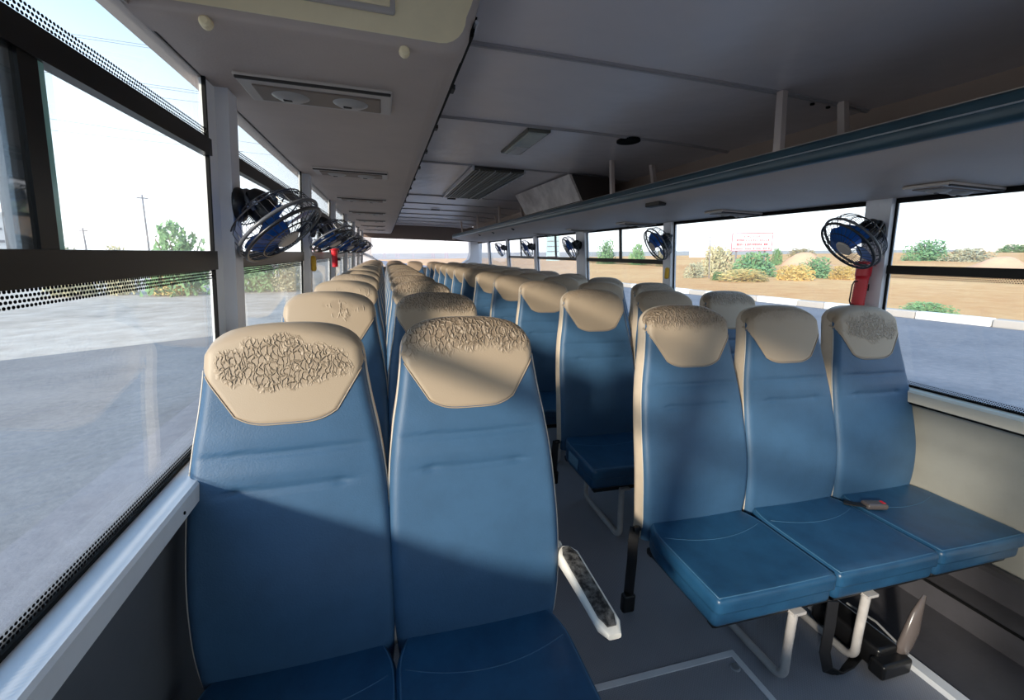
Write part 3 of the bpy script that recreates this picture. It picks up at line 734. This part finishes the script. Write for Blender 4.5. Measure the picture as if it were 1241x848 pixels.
for k in range(7):
    o = vp if k == 0 else copy_tree(vp)
    o.location = (-.152, 1.40+1.245*k, 1.722); tag(o, 'twin round air vent plate under the left bin, %s from the camera' % ords[k], 'air vent', 'air vents under the left bin')
vq = [copy_tree(vp) for _ in range(5)]
for k, o in enumerate(vq):
    o.location = (2.0, 1.20+1.08*k, 1.607); o.scale = (.78, .8, 1.0)
    tag(o, 'twin round air vent under the right rack, %s from the camera' % ords[k], 'air vent', 'air vents under the right rack')

# ------------------------------------------------------------------ right luggage rack
RK = empty('luggage_rack', (1.43, 0, 1.66)); tag(RK, 'long open overhead luggage rack with dark teal rail above the right seats', 'luggage rack')
pr = [(2.16, 1.610), (1.95, 1.608), (1.80, 1.612), (1.66, 1.620), (1.56, 1.632), (1.49, 1.648), (1.45, 1.662), (1.45, 1.69), (1.6, 1.665), (2.15, 1.66)]
RE = 9.75; RX0, RZ0 = 1.43, 1.66
MB().prism([(x-RX0, z-RZ0) for x, z in pr], Y0+.1, RE).build('padded_underside', M['rack'], RK, smooth=True, angle=30)
rp = []
for i in range(16):
    a = 2*PI*i/16; rp.append((.012+.024*math.copysign(abs(math.cos(a))**.6, math.cos(a)), .034+.036*math.copysign(abs(math.sin(a))**.6, math.sin(a))))
MB().prism(rp, Y0+.1, RE).build('rail', M['rail_blue'], RK, smooth=True, angle=40)
MB().tube([(-.0125, Y0+.1, .036), (-.0125, RE, .036)], .0026, 6).build('silver_strip', M['silver'], RK)
MB().tube([(.004, Y0+.1, .071), (.004, RE, .071)], .0018, 6).build('rail_edge', M['vent'], RK)
MB().prism([(.02, .02), (.36, .0), (.72, .0), (.72, .02), (.36, .02), (.02, .04)], Y0+.1, RE).build('shelf', M['box_dark'], RK)
MB().prism([(.435, .285), (.447, .285), (.472, .02), (.460, .02)], Y0+.1, RE).build('valance', M['brown'], RK)
MB().rbox((.025, RE-0.01, .02), (.07, .05, .10), .02, 3, 1).build('end_cap', M['rack'], RK)
MB().rbox((.098, 2.37, -.024), (.05, .15, .03), .008, 2, 1).build('slot_light', M['vent_dark'], RK)
for y in (5.36, 6.4, 7.35):
    MB().lathe([(.02, -.01), (.024, 0), (.02, .008), (0, .008)], 16, Matrix.Translation((.085, y, -.020)) @ Matrix.Rotation(-PI/2-1.0, 4, 'Y')).build('round_grommet', M['vent_dark'], RK)
for k, y in enumerate((1.45, 2.74, 4.06, 5.7, 7.1, 8.6, .06)):
    MB().hexa([(.0, y-.016, .065), (.022, y-.016, .065), (.022, y+.016, .065), (.0, y+.016, .065), (-.022, y-.014, .272), (.0, y-.014, .272), (.0, y+.014, .272), (-.022, y+.014, .272)]).build('hanger', M['rack'], RK)
    MB().hexa([(.33, y-.016, .03), (.355, y-.016, .03), (.355, y+.016, .03), (.33, y+.016, .03), (.27, y-.014, .270), (.295, y-.014, .270), (.295, y+.014, .270), (.27, y+.014, .270)]).build('hanger', M['rack'], RK)

# long box in the rack
bx = empty('storage_box', (1.45, 3.9, 1.738)); tag(bx, 'long dusty white box wedged in the right rack up to the ceiling', 'box')
MB().hexa([(-.02, -.68, 0), (.0, -.68, 0), (.0, .68, 0), (-.02, .68, 0), (-.115, -.66, .185), (-.095, -.66, .185), (-.125, .66, .185), (-.145, .66, .185)]).build('face_panel', M['box_white'], bx)
MB().hexa([(.0, -.68, -.03), (.28, -.68, -.03), (.28, .68, -.03), (.0, .68, -.03), (-.095, -.66, .184), (.22, -.66, .184), (.22, .66, .184), (-.125, .66, .184)]).build('body', M['box_dark'], bx)

# ceiling lamp, grille, round speaker hole
lp = empty('ceiling_lamp', (.765, 2.54, 1.935)); tag(lp, 'small rectangular clear ceiling lamp in front of the slatted roof grille', 'lamp')
MB().rbox((0, 0, 0), (.125, .54, .02), .006, 2, 1).build('lamp_base', M['hatch'], lp)
MB().rbox((0.0, -.0, -.010), (.10, .50, .012), .005, 2, 1).build('lamp_cover', M['lamp'], lp)
MB().rbox((0.01, .14, -.016), (.07, .2, .006), .003, 2, 1).build('cover_reflection', M['bld'], lp)  # pale slab painted in for the bright reflection on the lamp cover
hg = empty('roof_grille', (.82, 4.15, 1.93)); tag(hg, 'long slatted olive grey roof grille beyond the ceiling lamp', 'grille')
MB().rbox((0, 0, -.004), (.37, 1.72, .02), .004, 2, 1).build('backing', M['vent_dark'], hg)
for k in range(13):
    MB().box(-.165+k*.027-.009, -.165+k*.027+.010, -.83, .83, -.022, -.012).build('slat', M['hatch'], hg)
for k in range(3): MB().box(-.145+k*.115, -.140+k*.115, -.84, .84, -.027, -.013).build('bright_wire', M['silver'], hg)
MB().box(-.20, -.185, -.86, .86, -.026, 0).build('edge_frame', M['silver'], hg)
MB().box(.185, .195, -.86, .86, -.026, 0).build('edge_frame', M['silver'], hg)
for k in range(11): MB().box(.192, .207, -.78+k*.15, -.74+k*.15, -.025, -.012).build('clip', M['bld'], hg)
o = MB().lathe([(.065, .004), (.065, -.004), (.05, -.006), (0, -.004)], 24).build('ceiling_speaker', M['black']); o.location = (1.27, 2.28, 1.932); o.scale = (.9, 1.15, 1); tag(o, 'small round black opening in the ceiling by the rack', 'speaker')
o = MB().rbox((0, 0, 0), (.09, .06, .012), .004, 2, 1).build('latch', M['vent_dark'], cl); o.location = (.75-1, 5.22-4, -.005)
o = MB().rbox((0, 0, 0), (.12, .05, .014), .004, 2, 1).build('handle', M['vent_dark'], cl); o.location = (.72-1, 6.6-4, -.005)

# ------------------------------------------------------------------ seats
W_ = cr_interp([(-.08, .200), (0, .206), (.08, .211), (.25, .2125), (.40, .206), (.50, .194), (.58, .180), (.66, .170), (.76, .166)])
YF = cr_interp([(-.08, .01), (0, .0), (.1, .004), (.2, .020), (.35, .062), (.5, .108), (.62, .142), (.70, .166), (.757, .19)])
TH = cr_interp([(-.08, .085), (.1, .09), (.35, .085), (.55, .082), (.76, .078)])
HT = .757
def htop(u): return HT-.088+.088*max(0.0, 1-abs(u)**2.7)**(1/2.7)
RR = .024
def front_y(u, h):
    y = YF(h); d = min((1-abs(u))*W_(h), (htop(u)-h)*1.0)
    d = max(0.0, d)
    if d < RR: y += RR*(1-math.sqrt(max(0, 1-((RR-d)/RR)**2)))
    y += .006*(u*u)            # gentle crown
    g1 = .0068*math.exp(-((h-.482)/.0042)**2)*max(0, 1-abs(u)**4)
    e_ = max(0, min(1, (.80-abs(u))/.25))
    g2 = .0068*math.exp(-((h-.405)/.0042)**2)*e_
    dm = .005*math.exp(-((abs(u)-.52)**2/.002+((h-.405)/.010)**2))
    puff = -.0045*(math.exp(-((h-.443)/.022)**2)+.8*math.exp(-((h-.52)/.03)**2))*max(0, 1-u*u)
    lum = -.006*math.exp(-((h-.15)/.10)**2)*(1-u*u)
    return y+g1+g2+dm+puff+lum
def grid(us, hs, pt):
    vs = [pt(u, h) for u in us for h in hs]; n = len(hs)
    fs = [(i*n+j, (i+1)*n+j, (i+1)*n+j+1, i*n+j+1) for i in range(len(us)-1) for j in range(n-1)]
    return vs, fs
US = [math.sin(PI/2*(-1+2*i/44)) for i in range(45)]
def backrest_mb():
    vv = [j/118 for j in range(119)]
    def pt(u, v):
        h = -.08+v*(htop(u)+.08); return (u*W_(h), front_y(u, h), h)
    mb = MB(); mb.add(*grid(US, vv, pt)); return mb
def outline():
    pts = []
    for j in range(40):
        h = -.08+(htop(1)+.08)*j/40; pts.append((-1, h))
    for u in US: pts.append((u, htop(u)))
    for j in range(39, -1, -1): pts.append((1, -.08+(htop(1)+.08)*j/40))
    return pts
def shell_mb():
    mb = MB(); O = outline(); n = len(O); rings = 6; vs = []
    for k in range(rings):
        t = k/(rings-1); bul = .003*math.sin(PI*min(1, t*1.15))
        for u, h in O:
            y0 = YF(h)+RR+.006*u*u; y1 = YF(h)+TH(h)+.01
            x = u*W_(h); sx_ = math.copysign(1, u) if abs(u) > .97 else u*.8
            tz = max(0, (h-(HT-.088))/.088) if abs(u) < 1 else 0
            vs.append((x+sx_*bul*(1-.6*tz)-(sx_*.012 if t > .99 else 0), y0+(y1-y0)*t, h+bul*tz-(.010*tz if t > .99 else 0)))
    fs = [(k*n+j, k*n+j+1, (k+1)*n+j+1, (k+1)*n+j) for k in range(rings-1) for j in range(n-1)]
    mb.add(vs, fs)
    vv = [j/20 for j in range(21)]
    def pt(u, v):
        h = -.08+v*(htop(u)-.006+.08); return (u*(W_(h)-.012), YF(h)+TH(h)+.012+.006*(1-u*u), h)
    mb.add(*grid(US[::2], vv, pt)); return mb
def headrest_mb():
    mb = MB(); hb = .546
    Sx = [-1+2*i/60 for i in range(61)]; rows = 46
    def pw(h): return min(W_(h)+.0012, .092+(h-hb)*.64)
    vs = []
    for s_ in Sx:
        for j in range(rows+1):
            v = j/rows
            ub = s_
            # corner-rounded bottom edge
            h0 = hb+.020*abs(s_)**5
            hh_ = h0; 
            # find top h where column meets outline
            ht = htop(min(.999, abs(s_))*.985)-.001
            h = h0+(ht-h0)*v
            x = s_*pw(h); u = max(-1, min(1, x/W_(h)))
            hh2 = min(h, htop(u))
            edge = min(v*(ht-h0), (1-abs(s_))*pw(h) if pw(h) < W_(h) else .01)
            off = .0035*min(1, edge/.006)
            vs.append((x, front_y(u, hh2)-off+.0005, hh2+(.002 if v > .9 else 0)))
    n = rows+1
    fs = [(i*n+j, (i+1)*n+j, (i+1)*n+j+1, i*n+j+1) for i in range(60) for j in range(rows)]
    # wrap over the top
    top = [i*n+rows for i in range(61)]; last = top
    for k in range(1, 5):
        new = []
        for i, s_ in enumerate(Sx):
            b = vs[i*n+rows]; new.append(len(vs)); t = k/4
            vs.append((b[0]*(1+.012*math.sin(PI*t)), b[1]+t*.034, b[2]+.0035*math.sin(PI*t*.9)))
        fs += [(last[i], last[i+1], new[i+1], new[i]) for i in range(60)]; last = new
    mb.add(vs, fs); return mb
def headrest_seam():
    hb = .546; P = []
    def add(x, h):
        u = max(-1, min(1, x/W_(h))); P.append((x, front_y(u, h)-.0012, h))
    for j in range(14, -1, -1):
        h = hb+.020+(.655-hb-.020)*j/14; add(-min(W_(h)-.003, .092+(h-hb)*.64+.0015), h)
    for i in range(1, 24):
        s_ = -1+2*i/24; add(s_*(.092+.020*.64*abs(s_)**5), hb+.020*abs(s_)**5-.0015)
    for j in range(15):
        h = hb+.020+(.655-hb-.020)*j/14; add(min(W_(h)-.003, .092+(h-hb)*.64+.0015), h)
    mb = MB(); mb.tube(P, .0016, 5); return mb
def edge_piping(sgn):
    mb = MB()
    for sgn in (sgn,):
        P = []
        for j in range(36):
            h = -.03+(.665+.03)*j/35; P.append((sgn*(W_(h)+.001), YF(h)+RR+.002, h))
        mb.tube(P, .0018, 6)
    return mb
CW, CD, CT = .421, .40, .105
def cush_fn(x, y, z):
    # dish + slightly drooping front edge and rounded plan at the back
    if z > -.06:
        z += -.008*(1-(x/(CW/2))**2)*math.sin(PI*min(1, max(0, -y/CD)))
    z += .006*math.sin(PI*min(1, max(0, -y/CD)))*0
    k = max(0, (y+.09)/.09)
    if k > 0: x *= 1-.10*k*k
    if z < -.05: x *= .985; y += .010 if y < -.3 else 0
    return (x, y, z)
def cushion_mb():
    mb = MB(); mb.rbox((0, -CD/2+.03, -CT/2), (CW, CD, CT), .018, 4, 14, cush_fn); return mb
def cushion_seam():
    mb = MB(); a = CW/2-.010; P = []
    def z_(x, y): return cush_fn(x, y, 0.0)[2]+.0005
    y0 = .012; yF = -CD+.03+.012
    for j in range(14): y = y0+(yF-y0)*j/13; q = cush_fn(-a, y, 0); P.append((q[0], y, q[2]-.003))
    for i in range(1, 14): x = -a+2*a*i/14; P.append((x, yF, z_(x, yF)-.003))
    for j in range(13, -1, -1): y = y0+(yF-y0)*j/13; q = cush_fn(a, y, 0); P.append((q[0], y, q[2]-.003))
    mb.tube(P, .0026, 6)
    P = []
    for i in range(21): x = -a+.012+(2*a-.024)*i/20; y = -.075-.045*(1-(x/a)**2); P.append((x, y, z_(x, y)-.0002))
    mb.tube(P, .0011, 5); return mb
def make_seat():
    r = empty('bus_seat')
    b = backrest_mb().build('backrest', M['vinyl_blue'], r, smooth=True)
    shell_mb().build('seat_shell', M['cream'], r, smooth=True)
    hr = headrest_mb().build('headrest', M['hr_top'], r, smooth=True)
    headrest_seam().build('stitching', M['stitch'], hr, smooth=True)
    edge_piping(-1).build('piping', M['piping'], b, smooth=True); edge_piping(1).build('piping', M['piping'], b, smooth=True)
    c = cushion_mb().build('seat_cushion', M['cushion_blue'], r, smooth=True)
    cushion_seam().build('piping', M['seam_blue'], c, smooth=True)
    MB().rbox((0, -.16, -CT-.012), (.37, .36, .02), .006, 2, 1).build('cushion_base', M['blackplastic'], r)
    return r
seat0 = make_seat(); first = [True]
seat_hr = {}
HR0 = [c for c in seat0.children if c.name.startswith('headrest')][0].data
def seat(x, y, scx, label, group, hr):
    if first[0]: o = seat0; first[0] = False
    else: o = copy_tree(seat0)
    o.location = (x, y, .388); o.scale = (scx, 1, 1)
    for ch in o.children:
        if ch.name.startswith('headrest'):
            if hr not in seat_hr:
                me = HR0.copy(); me.materials.clear(); me.materials.append(M[hr]); seat_hr[hr] = me
            ch.data = seat_hr[hr]
    tag(o, label, 'bus seat', group); return o
NR = 11; PL = .775; PR = .79
LX = (-.2125, .2145); RXs = (1.096, 1.546, 1.997)
S = {}
S['L0'] = seat(LX[0], .942, 1.02, 'nearest blue seat at the left window, headrest densely cracked in the middle', None, 'hr_centre')
S['L1'] = seat(LX[1], .942, 1.02, 'nearest blue aisle seat of the left pair, crackled top and white armrest', None, 'hr_top')
for n in range(1, NR):
    hrn = ['hr_few', 'hr_few', 'hr_plain'][n-1] if n < 4 else 'hr_plain'
    seat(LX[0], .942+PL*n, 1.02, 'blue and beige seat by the left windows, %s row from the camera' % ords[n], 'left window seats', hrn)
    seat(LX[1], .942+PL*n, 1.02, 'blue and beige aisle seat of the left pairs, %s row from the camera' % ords[n], 'left aisle seats', 'hr_top')
S['R0'] = seat(RXs[0], 1.228, 1.055, 'nearest blue aisle seat of the right triple, browned crackled headrest top', None, 'hr_top')
S['R1'] = seat(RXs[1], 1.228, 1.055, 'nearest blue middle seat of the right triple with smooth beige headrest', None, 'hr_plain')
S['R2'] = seat(RXs[2], 1.228, 1.055, 'nearest blue seat at the right window with a belt buckle on its cushion', None, 'hr_centre')
for n in range(1, NR):
    for k, nm in enumerate(('aisle', 'middle', 'window')):
        seat(RXs[k], 1.228+PR*n, 1.055, 'blue and beige %s seat of the right triples, %s row from the camera' % (nm, ords[n]), 'right %s seats' % nm, 'hr_plain' if k != 2 else 'hr_top')
for k, x in enumerate((-.19, .23, .66, 1.09, 1.53, 1.98)):
    seat(x, 10.02, 1.0, 'blue and beige seat of the rear bench, %s from the left wall' % ('first', 'second', 'third', 'fourth', 'fifth', 'sixth')[k], 'rear bench seats', 'hr_plain')

S['L0'].rotation_euler = (0, -.026, 0); S['L0'].location.z -= .012; S['L0'].location.x += .004
S['L1'].rotation_euler = (0, -.010, 0)
# worn patch on the side of the second right aisle cushion
# seat legs: skid tube, front upright, floor runner, rear upright
def skid(x, y0, y1, zt):
    def arcp(y, z, r, a0, a1): return [(x, y+r*math.cos(a0+(a1-a0)*i/6), z+r*math.sin(a0+(a1-a0)*i/6)) for i in range(7)]
    r = .035
    return [(x-.012, y0-.004, zt), (x-.004, y0, zt*.5)]+arcp(y0+r, .013+r, r, PI, 1.5*PI)+arcp(y1-r, .013+r, r, 1.5*PI, 2*PI)+[(x, y1, zt)]
def make_legs(xs, y, x0, x1, label, group):
    r = empty('skid_legs', ((x0+x1)/2, y, 0)); ox = (x0+x1)/2; yb = y+.05; yf = y-.345
    for x in xs:
        P = [(a-ox, b-y, c) for a, b, c in skid(x, yf, yb-.02, .268)]
        MB().tube(P, .0135, 12).build('leg', M['leg'], r, smooth=True, angle=60)
        MB().box(x-ox-.022, x-ox+.026, yf-y-.016, yf-y+.03, .262, .272).build('bracket', M['leg'], r)
    for yy_ in (yf+.03, yb-.04): MB().rbox(((0), yy_-y, .262), (x1-x0-.05, .03, .022), .006, 2, 1).build('cross_bar', M['blackplastic'], r)
    tag(r, label, 'seat support', group); return r
for n in range(NR):
    make_legs((1.195, 1.497) if n == 0 else (1.05, 1.52), 1.228+PR*n, .88, 2.2, 'pale grey skid legs under the right triple, %s row from the camera' % ords[n], 'right seat frames')
    make_legs((.08, .34), .942+PL*n, -.42, .42, 'pale grey skid legs under the left pair, %s row from the camera' % ords[n], 'left seat frames')
make_legs((.0, .6, 1.2, 1.8), 10.02, -.40, 2.18, 'skid legs under the rear bench', None)

# armrest on the nearest left aisle seat
ar = MB()
ax = .448-LX[1]
A0 = Vector((ax, .985-.942, .535-.388)); A1 = Vector((ax+.022, .735-.942, .485-.388))
path = [A0+(A1-A0)*t for t in [i/10 for i in range(11)]]
def slab(path, w_, h_, mt, nm, parent, dz=0, droop=0):
    mb = MB(); n = 14; vs = []
    for i, p in enumerate(path):
        t = i/(len(path)-1); e_ = .55+.45*min(1, 6*t, 6*(1-t)) if i in (0, len(path)-1) else 1
        hh_ = h_*(1+droop*(1-t)**2*1.6)
        for j in range(n):
            a = 2*PI*j/n; cx = math.copysign(abs(math.cos(a))**.45, math.cos(a)); cz = math.copysign(abs(math.sin(a))**.45, math.sin(a))
            z = p.z+dz+(cz*h_/2 if cz > 0 else cz*hh_/2)*e_
            vs.append((p.x+cx*w_/2*e_, p.y, z))
    fs = [(i*n+j, i*n+(j+1) % n, (i+1)*n+(j+1) % n, (i+1)*n+j) for i in range(len(path)-1) for j in range(n)]+[tuple(range(n))[::-1], tuple((len(path)-1)*n+j for j in range(n))]
    mb.add(vs, fs); return mb.build(nm, mt, parent, smooth=True, angle=50)
arm = slab(path, .056, .026, M['arm_white'], 'armrest', S['L1'], droop=1.2); arm['label'] = 'white armrest with worn black pad'
pd = slab([A0+(A1-A0)*t for t in [.04+.90*i/10 for i in range(11)]], .040, .010, M['arm_pad'], 'arm_pad', arm, dz=.012)
# hinge of the armrest
MB().lathe([(.022, -.02), (.024, 0), (.022, .02), (0, .022)], 16, Matrix.Translation((.21, .06, .135)) @ Matrix.Rotation(PI/2, 4, 'Y')).build('hinge', M['arm_white'], arm)

# belts
def strap(pts, w_, mt, nm, parent, wdir=None, th=.0022):
    mb = MB(); P = [Vector(p) for p in pts]; vs = []
    for i, p in enumerate(P):
        t = (P[min(i+1, len(P)-1)]-P[max(i-1, 0)]).normalized(); d = Vector(wdir) if wdir else Vector((1, 0, 0)); d = (d-t*d.dot(t)).normalized(); nrm = t.cross(d)
        for a, b in ((-1, -1), (1, -1), (1, 1), (-1, 1)): vs.append(p+d*a*w_/2+nrm*b*th)
    fs = [(i*4+j, i*4+(j+1) % 4, i*4+4+(j+1) % 4, i*4+4+j) for i in range(len(P)-1) for j in range(4)]+[(3, 2, 1, 0), tuple((len(P)-1)*4+j for j in range(4))]
    mb.add(vs, fs); return mb.build(nm, mt, parent)
def side_belt(sr, scx, L1, nm='black seat belt hanging at the aisle side'):
    x = -.228/1.0
    s_ = strap([(x, .035, -.03), (x-.006, .03, -.09), (x-.008, .022, -.15), (x-.010, .02, -L1)], .034, M['belt'], 'seat_belt', sr, wdir=(.75, -.66, 0)); s_['label'] = nm
    MB().rbox((x-.010, .02, -L1-.03), (.048, .03, .075), .009, 3, 1).build('buckle', M['blackplastic'], s_)
    MB().lathe([(.010, -.012), (.012, 0), (.010, .012), (0, .012)], 12, Matrix.Translation((x+.006, .035, -.035)) @ Matrix.Rotation(PI/2, 4, 'Y')).build('anchor', M['blackplastic'], s_)
side_belt(S['R0'], 1.055, .30)
r1 = [o for o in C.objects if o.name.startswith('bus_seat') and o.get('label', '').startswith('blue and beige aisle seat of the right triples, second')][0]
side_belt(r1, 1.055, .20)
pt_ = MB().rbox((-CW/2-.0005, -.155, -.050), (.002, .11, .05), .001, 1, 1).build('worn_patch', M['worn_patch'], r1)
# belt looping to the floor between the nearest middle and aisle cushions
xs0 = 1.322-RXs[1]
lb = strap([(xs0/1.055, -.362, -.10), (xs0/1.055+.002, -.366, -.2), (xs0/1.055+.006, -.364, -.29), (xs0/1.055+.025, -.37, -.355), (xs0/1.055+.07, -.375, -.380), (xs0/1.055+.13, -.36, -.382), (xs0/1.055+.22, -.33, -.380)], .032, M['belt'], 'seat_belt', S['R1'], wdir=(.9, -.3, .3)); lb['label'] = 'black seat belt looping down to the floor'
# buckle lying on the window cushion
q = at(1057, 607, 2, .402)
bk = empty('belt_buckle', (q.x-.015, q.y-.02, .386)); bk.rotation_euler = (0, 0, -.25)
tag(bk, 'dark belt buckle with red button lying on the nearest right window cushion', 'buckle')
MB().rbox((0, 0, .013), (.085, .045, .024), .010, 4, 2).build('buckle_body', M['lever'], bk, smooth=True)
MB().rbox((.030, 0, .024), (.014, .022, .006), .003, 2, 1).build('red_button', M['red'], bk)
strap([(-.04, 0, .012), (-.07, .008, .010), (-.10, .03, .006)], .028, M['belt'], 'strap', bk, wdir=(.3, 1, 0))
# black mechanism box and metal lever under the right triple
mx_ = empty('seat_mechanism', (1.57, .93, 0.006)); tag(mx_, 'black box with worn curved metal lever on the floor under the right triple', 'mechanism')
MB().rbox((0, .02, .04), (.09, .24, .08), .012, 3, 1).build('housing', M['blackplastic'], mx_)
MB().rbox((.0, -.11, .028), (.13, .05, .056), .010, 3, 1).build('front_block', M['blackplastic'], mx_)
MB().tube([(.052, -.10, .075), (.046, -.02, .10), (.044, .08, .09)], .004, 6).build('wire_clip', M['silver'], mx_)
MB().tube([(.060, -.10, .03), (.068, -.10, .08), (.082, -.10, .135), (.098, -.095, .19), (.125, -.09, .25)], [.022, .032, .033, .024, .008], 14, flat=.5).build('lever', M['lever'], mx_, smooth=True)

# ------------------------------------------------------------------ fans
def fan_proto(name='wall_fan', rad=.128):
    r = empty(name); R_ = rad
    # fan axis = local -Z (air blows down the -Z side); back at +Z
    cg = MB()
    def ring(rr, z, t=.0022, n=30): cg.tube([(rr*math.cos(2*PI*i/n), rr*math.sin(2*PI*i/n), z) for i in range(n)], t, 5, closed=True)
    for k in range(34):
        a = 2*PI*k/34; ca, sa = math.cos(a), math.sin(a)
        cg.tube([(ca*R_*.22, sa*R_*.22, .072), (ca*R_*.66, sa*R_*.66, .066), (ca*R_*.95, sa*R_*.95, .030), (ca*R_, sa*R_, -.012), (ca*R_*.94, sa*R_*.94, -.030), (ca*R_*.62, sa*R_*.62, -.044), (ca*R_*.30, sa*R_*.30, -.048)], .0011, 4)
    ring(R_*.60, .068); ring(R_*.90, .044); ring(R_*.64, -.044); ring(R_*.94, -.030)
    cage = cg.build('cage', M['cage'], r)
    rg = MB(); n = 36
    rg.tube([(R_*1.02*math.cos(2*PI*i/n), R_*1.02*math.sin(2*PI*i/n), -.006) for i in range(n)], .0055, 8, closed=True); rg.build('rim', M['cage_grey'], r, smooth=True)
    rg = MB(); rg.tube([(R_*.97*math.cos(2*PI*i/n), R_*.97*math.sin(2*PI*i/n), -.028) for i in range(n)], .005, 8, closed=True); rg.build('front_ring', M['cage'], r, smooth=True)
    MB().lathe([(.0, -.052), (.03, -.051), (.036, -.046), (.036, -.043), (0, -.043)], 20).build('badge', M['vent'], r)
    MB().lathe([(.02, -.03), (.024, -.01), (.024, .02), (0, .02)], 16).build('hub', M['fan_blade'], r)
    MB().lathe([(.034, .03), (.040, .045), (.040, .095), (.028, .115), (0, .118)], 20).build('motor', M['blackplastic'], r, smooth=True, angle=50)
    for k in range(3):
        b = MB(); vs = []; N1, N2 = 8, 8; a0 = 2*PI*k/3
        for i in range(N1+1):
            rr = .02+(R_*.90-.02)*i/N1; sp_ = .95*math.sin(PI*min(1, .25+.62*i/N1))
            for j in range(N2+1):
                t = j/N2-.5; a = a0+t*1.9*sp_+.25*i/N1; vs.append((rr*math.cos(a), rr*math.sin(a), -.004+t*.030))
        fs = [(i*(N2+1)+j, (i+1)*(N2+1)+j, (i+1)*(N2+1)+j+1, i*(N2+1)+j+1) for i in range(N1) for j in range(N2)]
        n0 = len(vs); vs += [(x, y, z+.002) for x, y, z in vs]; fs += [tuple(t+n0 for t in f[::-1]) for f in fs]
        b.add(vs, fs); b.build('blade', M['fan_blade'], r, smooth=True)
    return r
FP = fan_proto(); FB = None
ffirst = [True]
def place_fan(pos, nrm, post, side, label, simple=False):
    # root at the post mount; the head is parented pieces under an offset
    if ffirst[0]: o = FP; ffirst[0] = False
    else: o = copy_tree(FP)
    z = -Vector(nrm).normalized()   # +Z local is the back
    q = z.to_track_quat('Z', 'Y'); o.rotation_euler = q.to_euler(); o.location = pos
    Minv = (Matrix.Translation(Vector(pos)) @ q.to_matrix().to_4x4()).inverted()
    # disc mount on the post and bent arm, built in local space
    n_ = Vector((1 if side == 'l' else -1, 0, 0)); pm = Vector(post)
    rot = n_.to_track_quat('Z', 'Y').to_matrix().to_4x4()
    MB().lathe([(.046, 0), (.048, .008), (.044, .018), (.030, .024), (0, .026)], 20, Minv @ Matrix.Translation(pm) @ rot).build('mount_disc', M['blackplastic'], o, smooth=True, angle=45)
    back = Vector(pos)+z*.10
    pa = [pm+n_*.015, pm+n_*.05+Vector((0, 0, .004)), (pm+n_*.05+back)/2+Vector((0, 0, .02)), back]
    pa = [Minv @ p for p in pa]
    MB().tube(pa, .012, 8).build('arm', M['whitebracket'] if side == 'l' else M['blackplastic'], o, smooth=True)
    # yoke over the motor
    yk = []
    for i in range(9):
        a = PI*i/8; yk.append((.058*math.cos(a), 0, .055+.075*math.sin(a)))
    MB().tube(yk, .006, 6).build('yoke', M['cage_grey'], o, smooth=True)
    tag(o, label, 'fan', 'small caged fans on the %s window posts' % ('left' if side == 'l' else 'right'))
    return o
for k in range(6):
    y = LP[2+k]+.10
    if k == 0: pos, nr = (-.300, 1.50, 1.375), (.62, -.15, -.77)
    elif k == 1: pos, nr = (-.292, y, 1.39), (.5, -.15, -.85)
    else: pos, nr = (-.30, y, 1.38), (.5, -.2+.1*(k % 2), -.85)
    place_fan(pos, nr, (xl(1.43)+.035, y, 1.43), 'l', 'black caged fan with blue blades on the left posts, %s from the camera' % ords[k])
for k, (y, wd) in enumerate(RP[2:7]):
    yc = y+wd*.5
    if k == 0: pos, nr = (1.955, 1.50, 1.420), (-.72, .2, -.68); pm = (xr(1.48)-.03, yc, 1.475)
    elif k == 1: pos, nr = (2.0, 3.03, 1.44), (-.8, .1, -.5); pm = (xr(1.48)-.03, yc, 1.455)
    else: pos, nr = (2.0, yc-.04, 1.43), (-.8, .1, -.5); pm = (xr(1.48)-.03, yc, 1.46)
    place_fan(pos, nr, pm, 'r', 'black caged fan with blue blades on the right posts, %s from the camera' % ords[k])

# red cylinders and yellow grips on the posts
def red_cyl(loc, L, r, label, handle=True):
    o = empty('red_cylinder', loc); tag(o, label, 'extinguisher')
    c = MB(); prof = [(r*.9, 0)]
    for k in range(9): prof += [(r, L*.06+L*.06*k), (r*.93, L*.09+L*.06*k)]
    prof += [(r, L*.66), (r*1.12, L*.68), (r*1.12, L*.90)]
    c.lathe(prof, 20); c.build('body', M['red'], o, smooth=True, angle=35)
    MB().lathe([(r*1.5, L*.90), (r*1.55, L*.93), (r*1.5, L*.99), (r*1.1, L), (0, L)], 20).build('cap', M['red'], o, smooth=True, angle=35)
    if handle: MB().tube([(-r*.9, 0, L*.55), (-r*1.6, 0, L*.56), (-r*1.95, 0, L*.48), (-r*1.95, 0, L*.12), (-r*1.5, 0, L*.03), (-r*.8, 0, L*.03)], .003, 6).build('loop_handle', M['blackplastic'], o, smooth=True)
    MB().box(0, r*1.9, -.008, .008, L*.35, L*.5).build('bracket', M['blackplastic'], o)
red_cyl((xr(1.2)-.075, 1.55, 1.135), .205, .027, 'red ribbed cylinder with black loop handle below the nearest right fan')
red_cyl((xl(1.3)+.075, LP[3]+.98, 1.19), .14, .022, 'small red cylinder hanging far down the left windows', False)
def grip(loc, label):
    o = MB().rbox((0, 0, 0), (.03, .035, .09), .014, 3, 1).build('yellow_grip', M['yellow'], smooth=True); o.location = loc; tag(o, label, 'grip')
grip((xl(1.23)+.047, LP[3]+.10, 1.235), 'yellow plastic grip on the second left window post')
grip((xr(1.2)-.042, 3.09, 1.22), 'yellow plastic grip on the right post beyond the clear window')
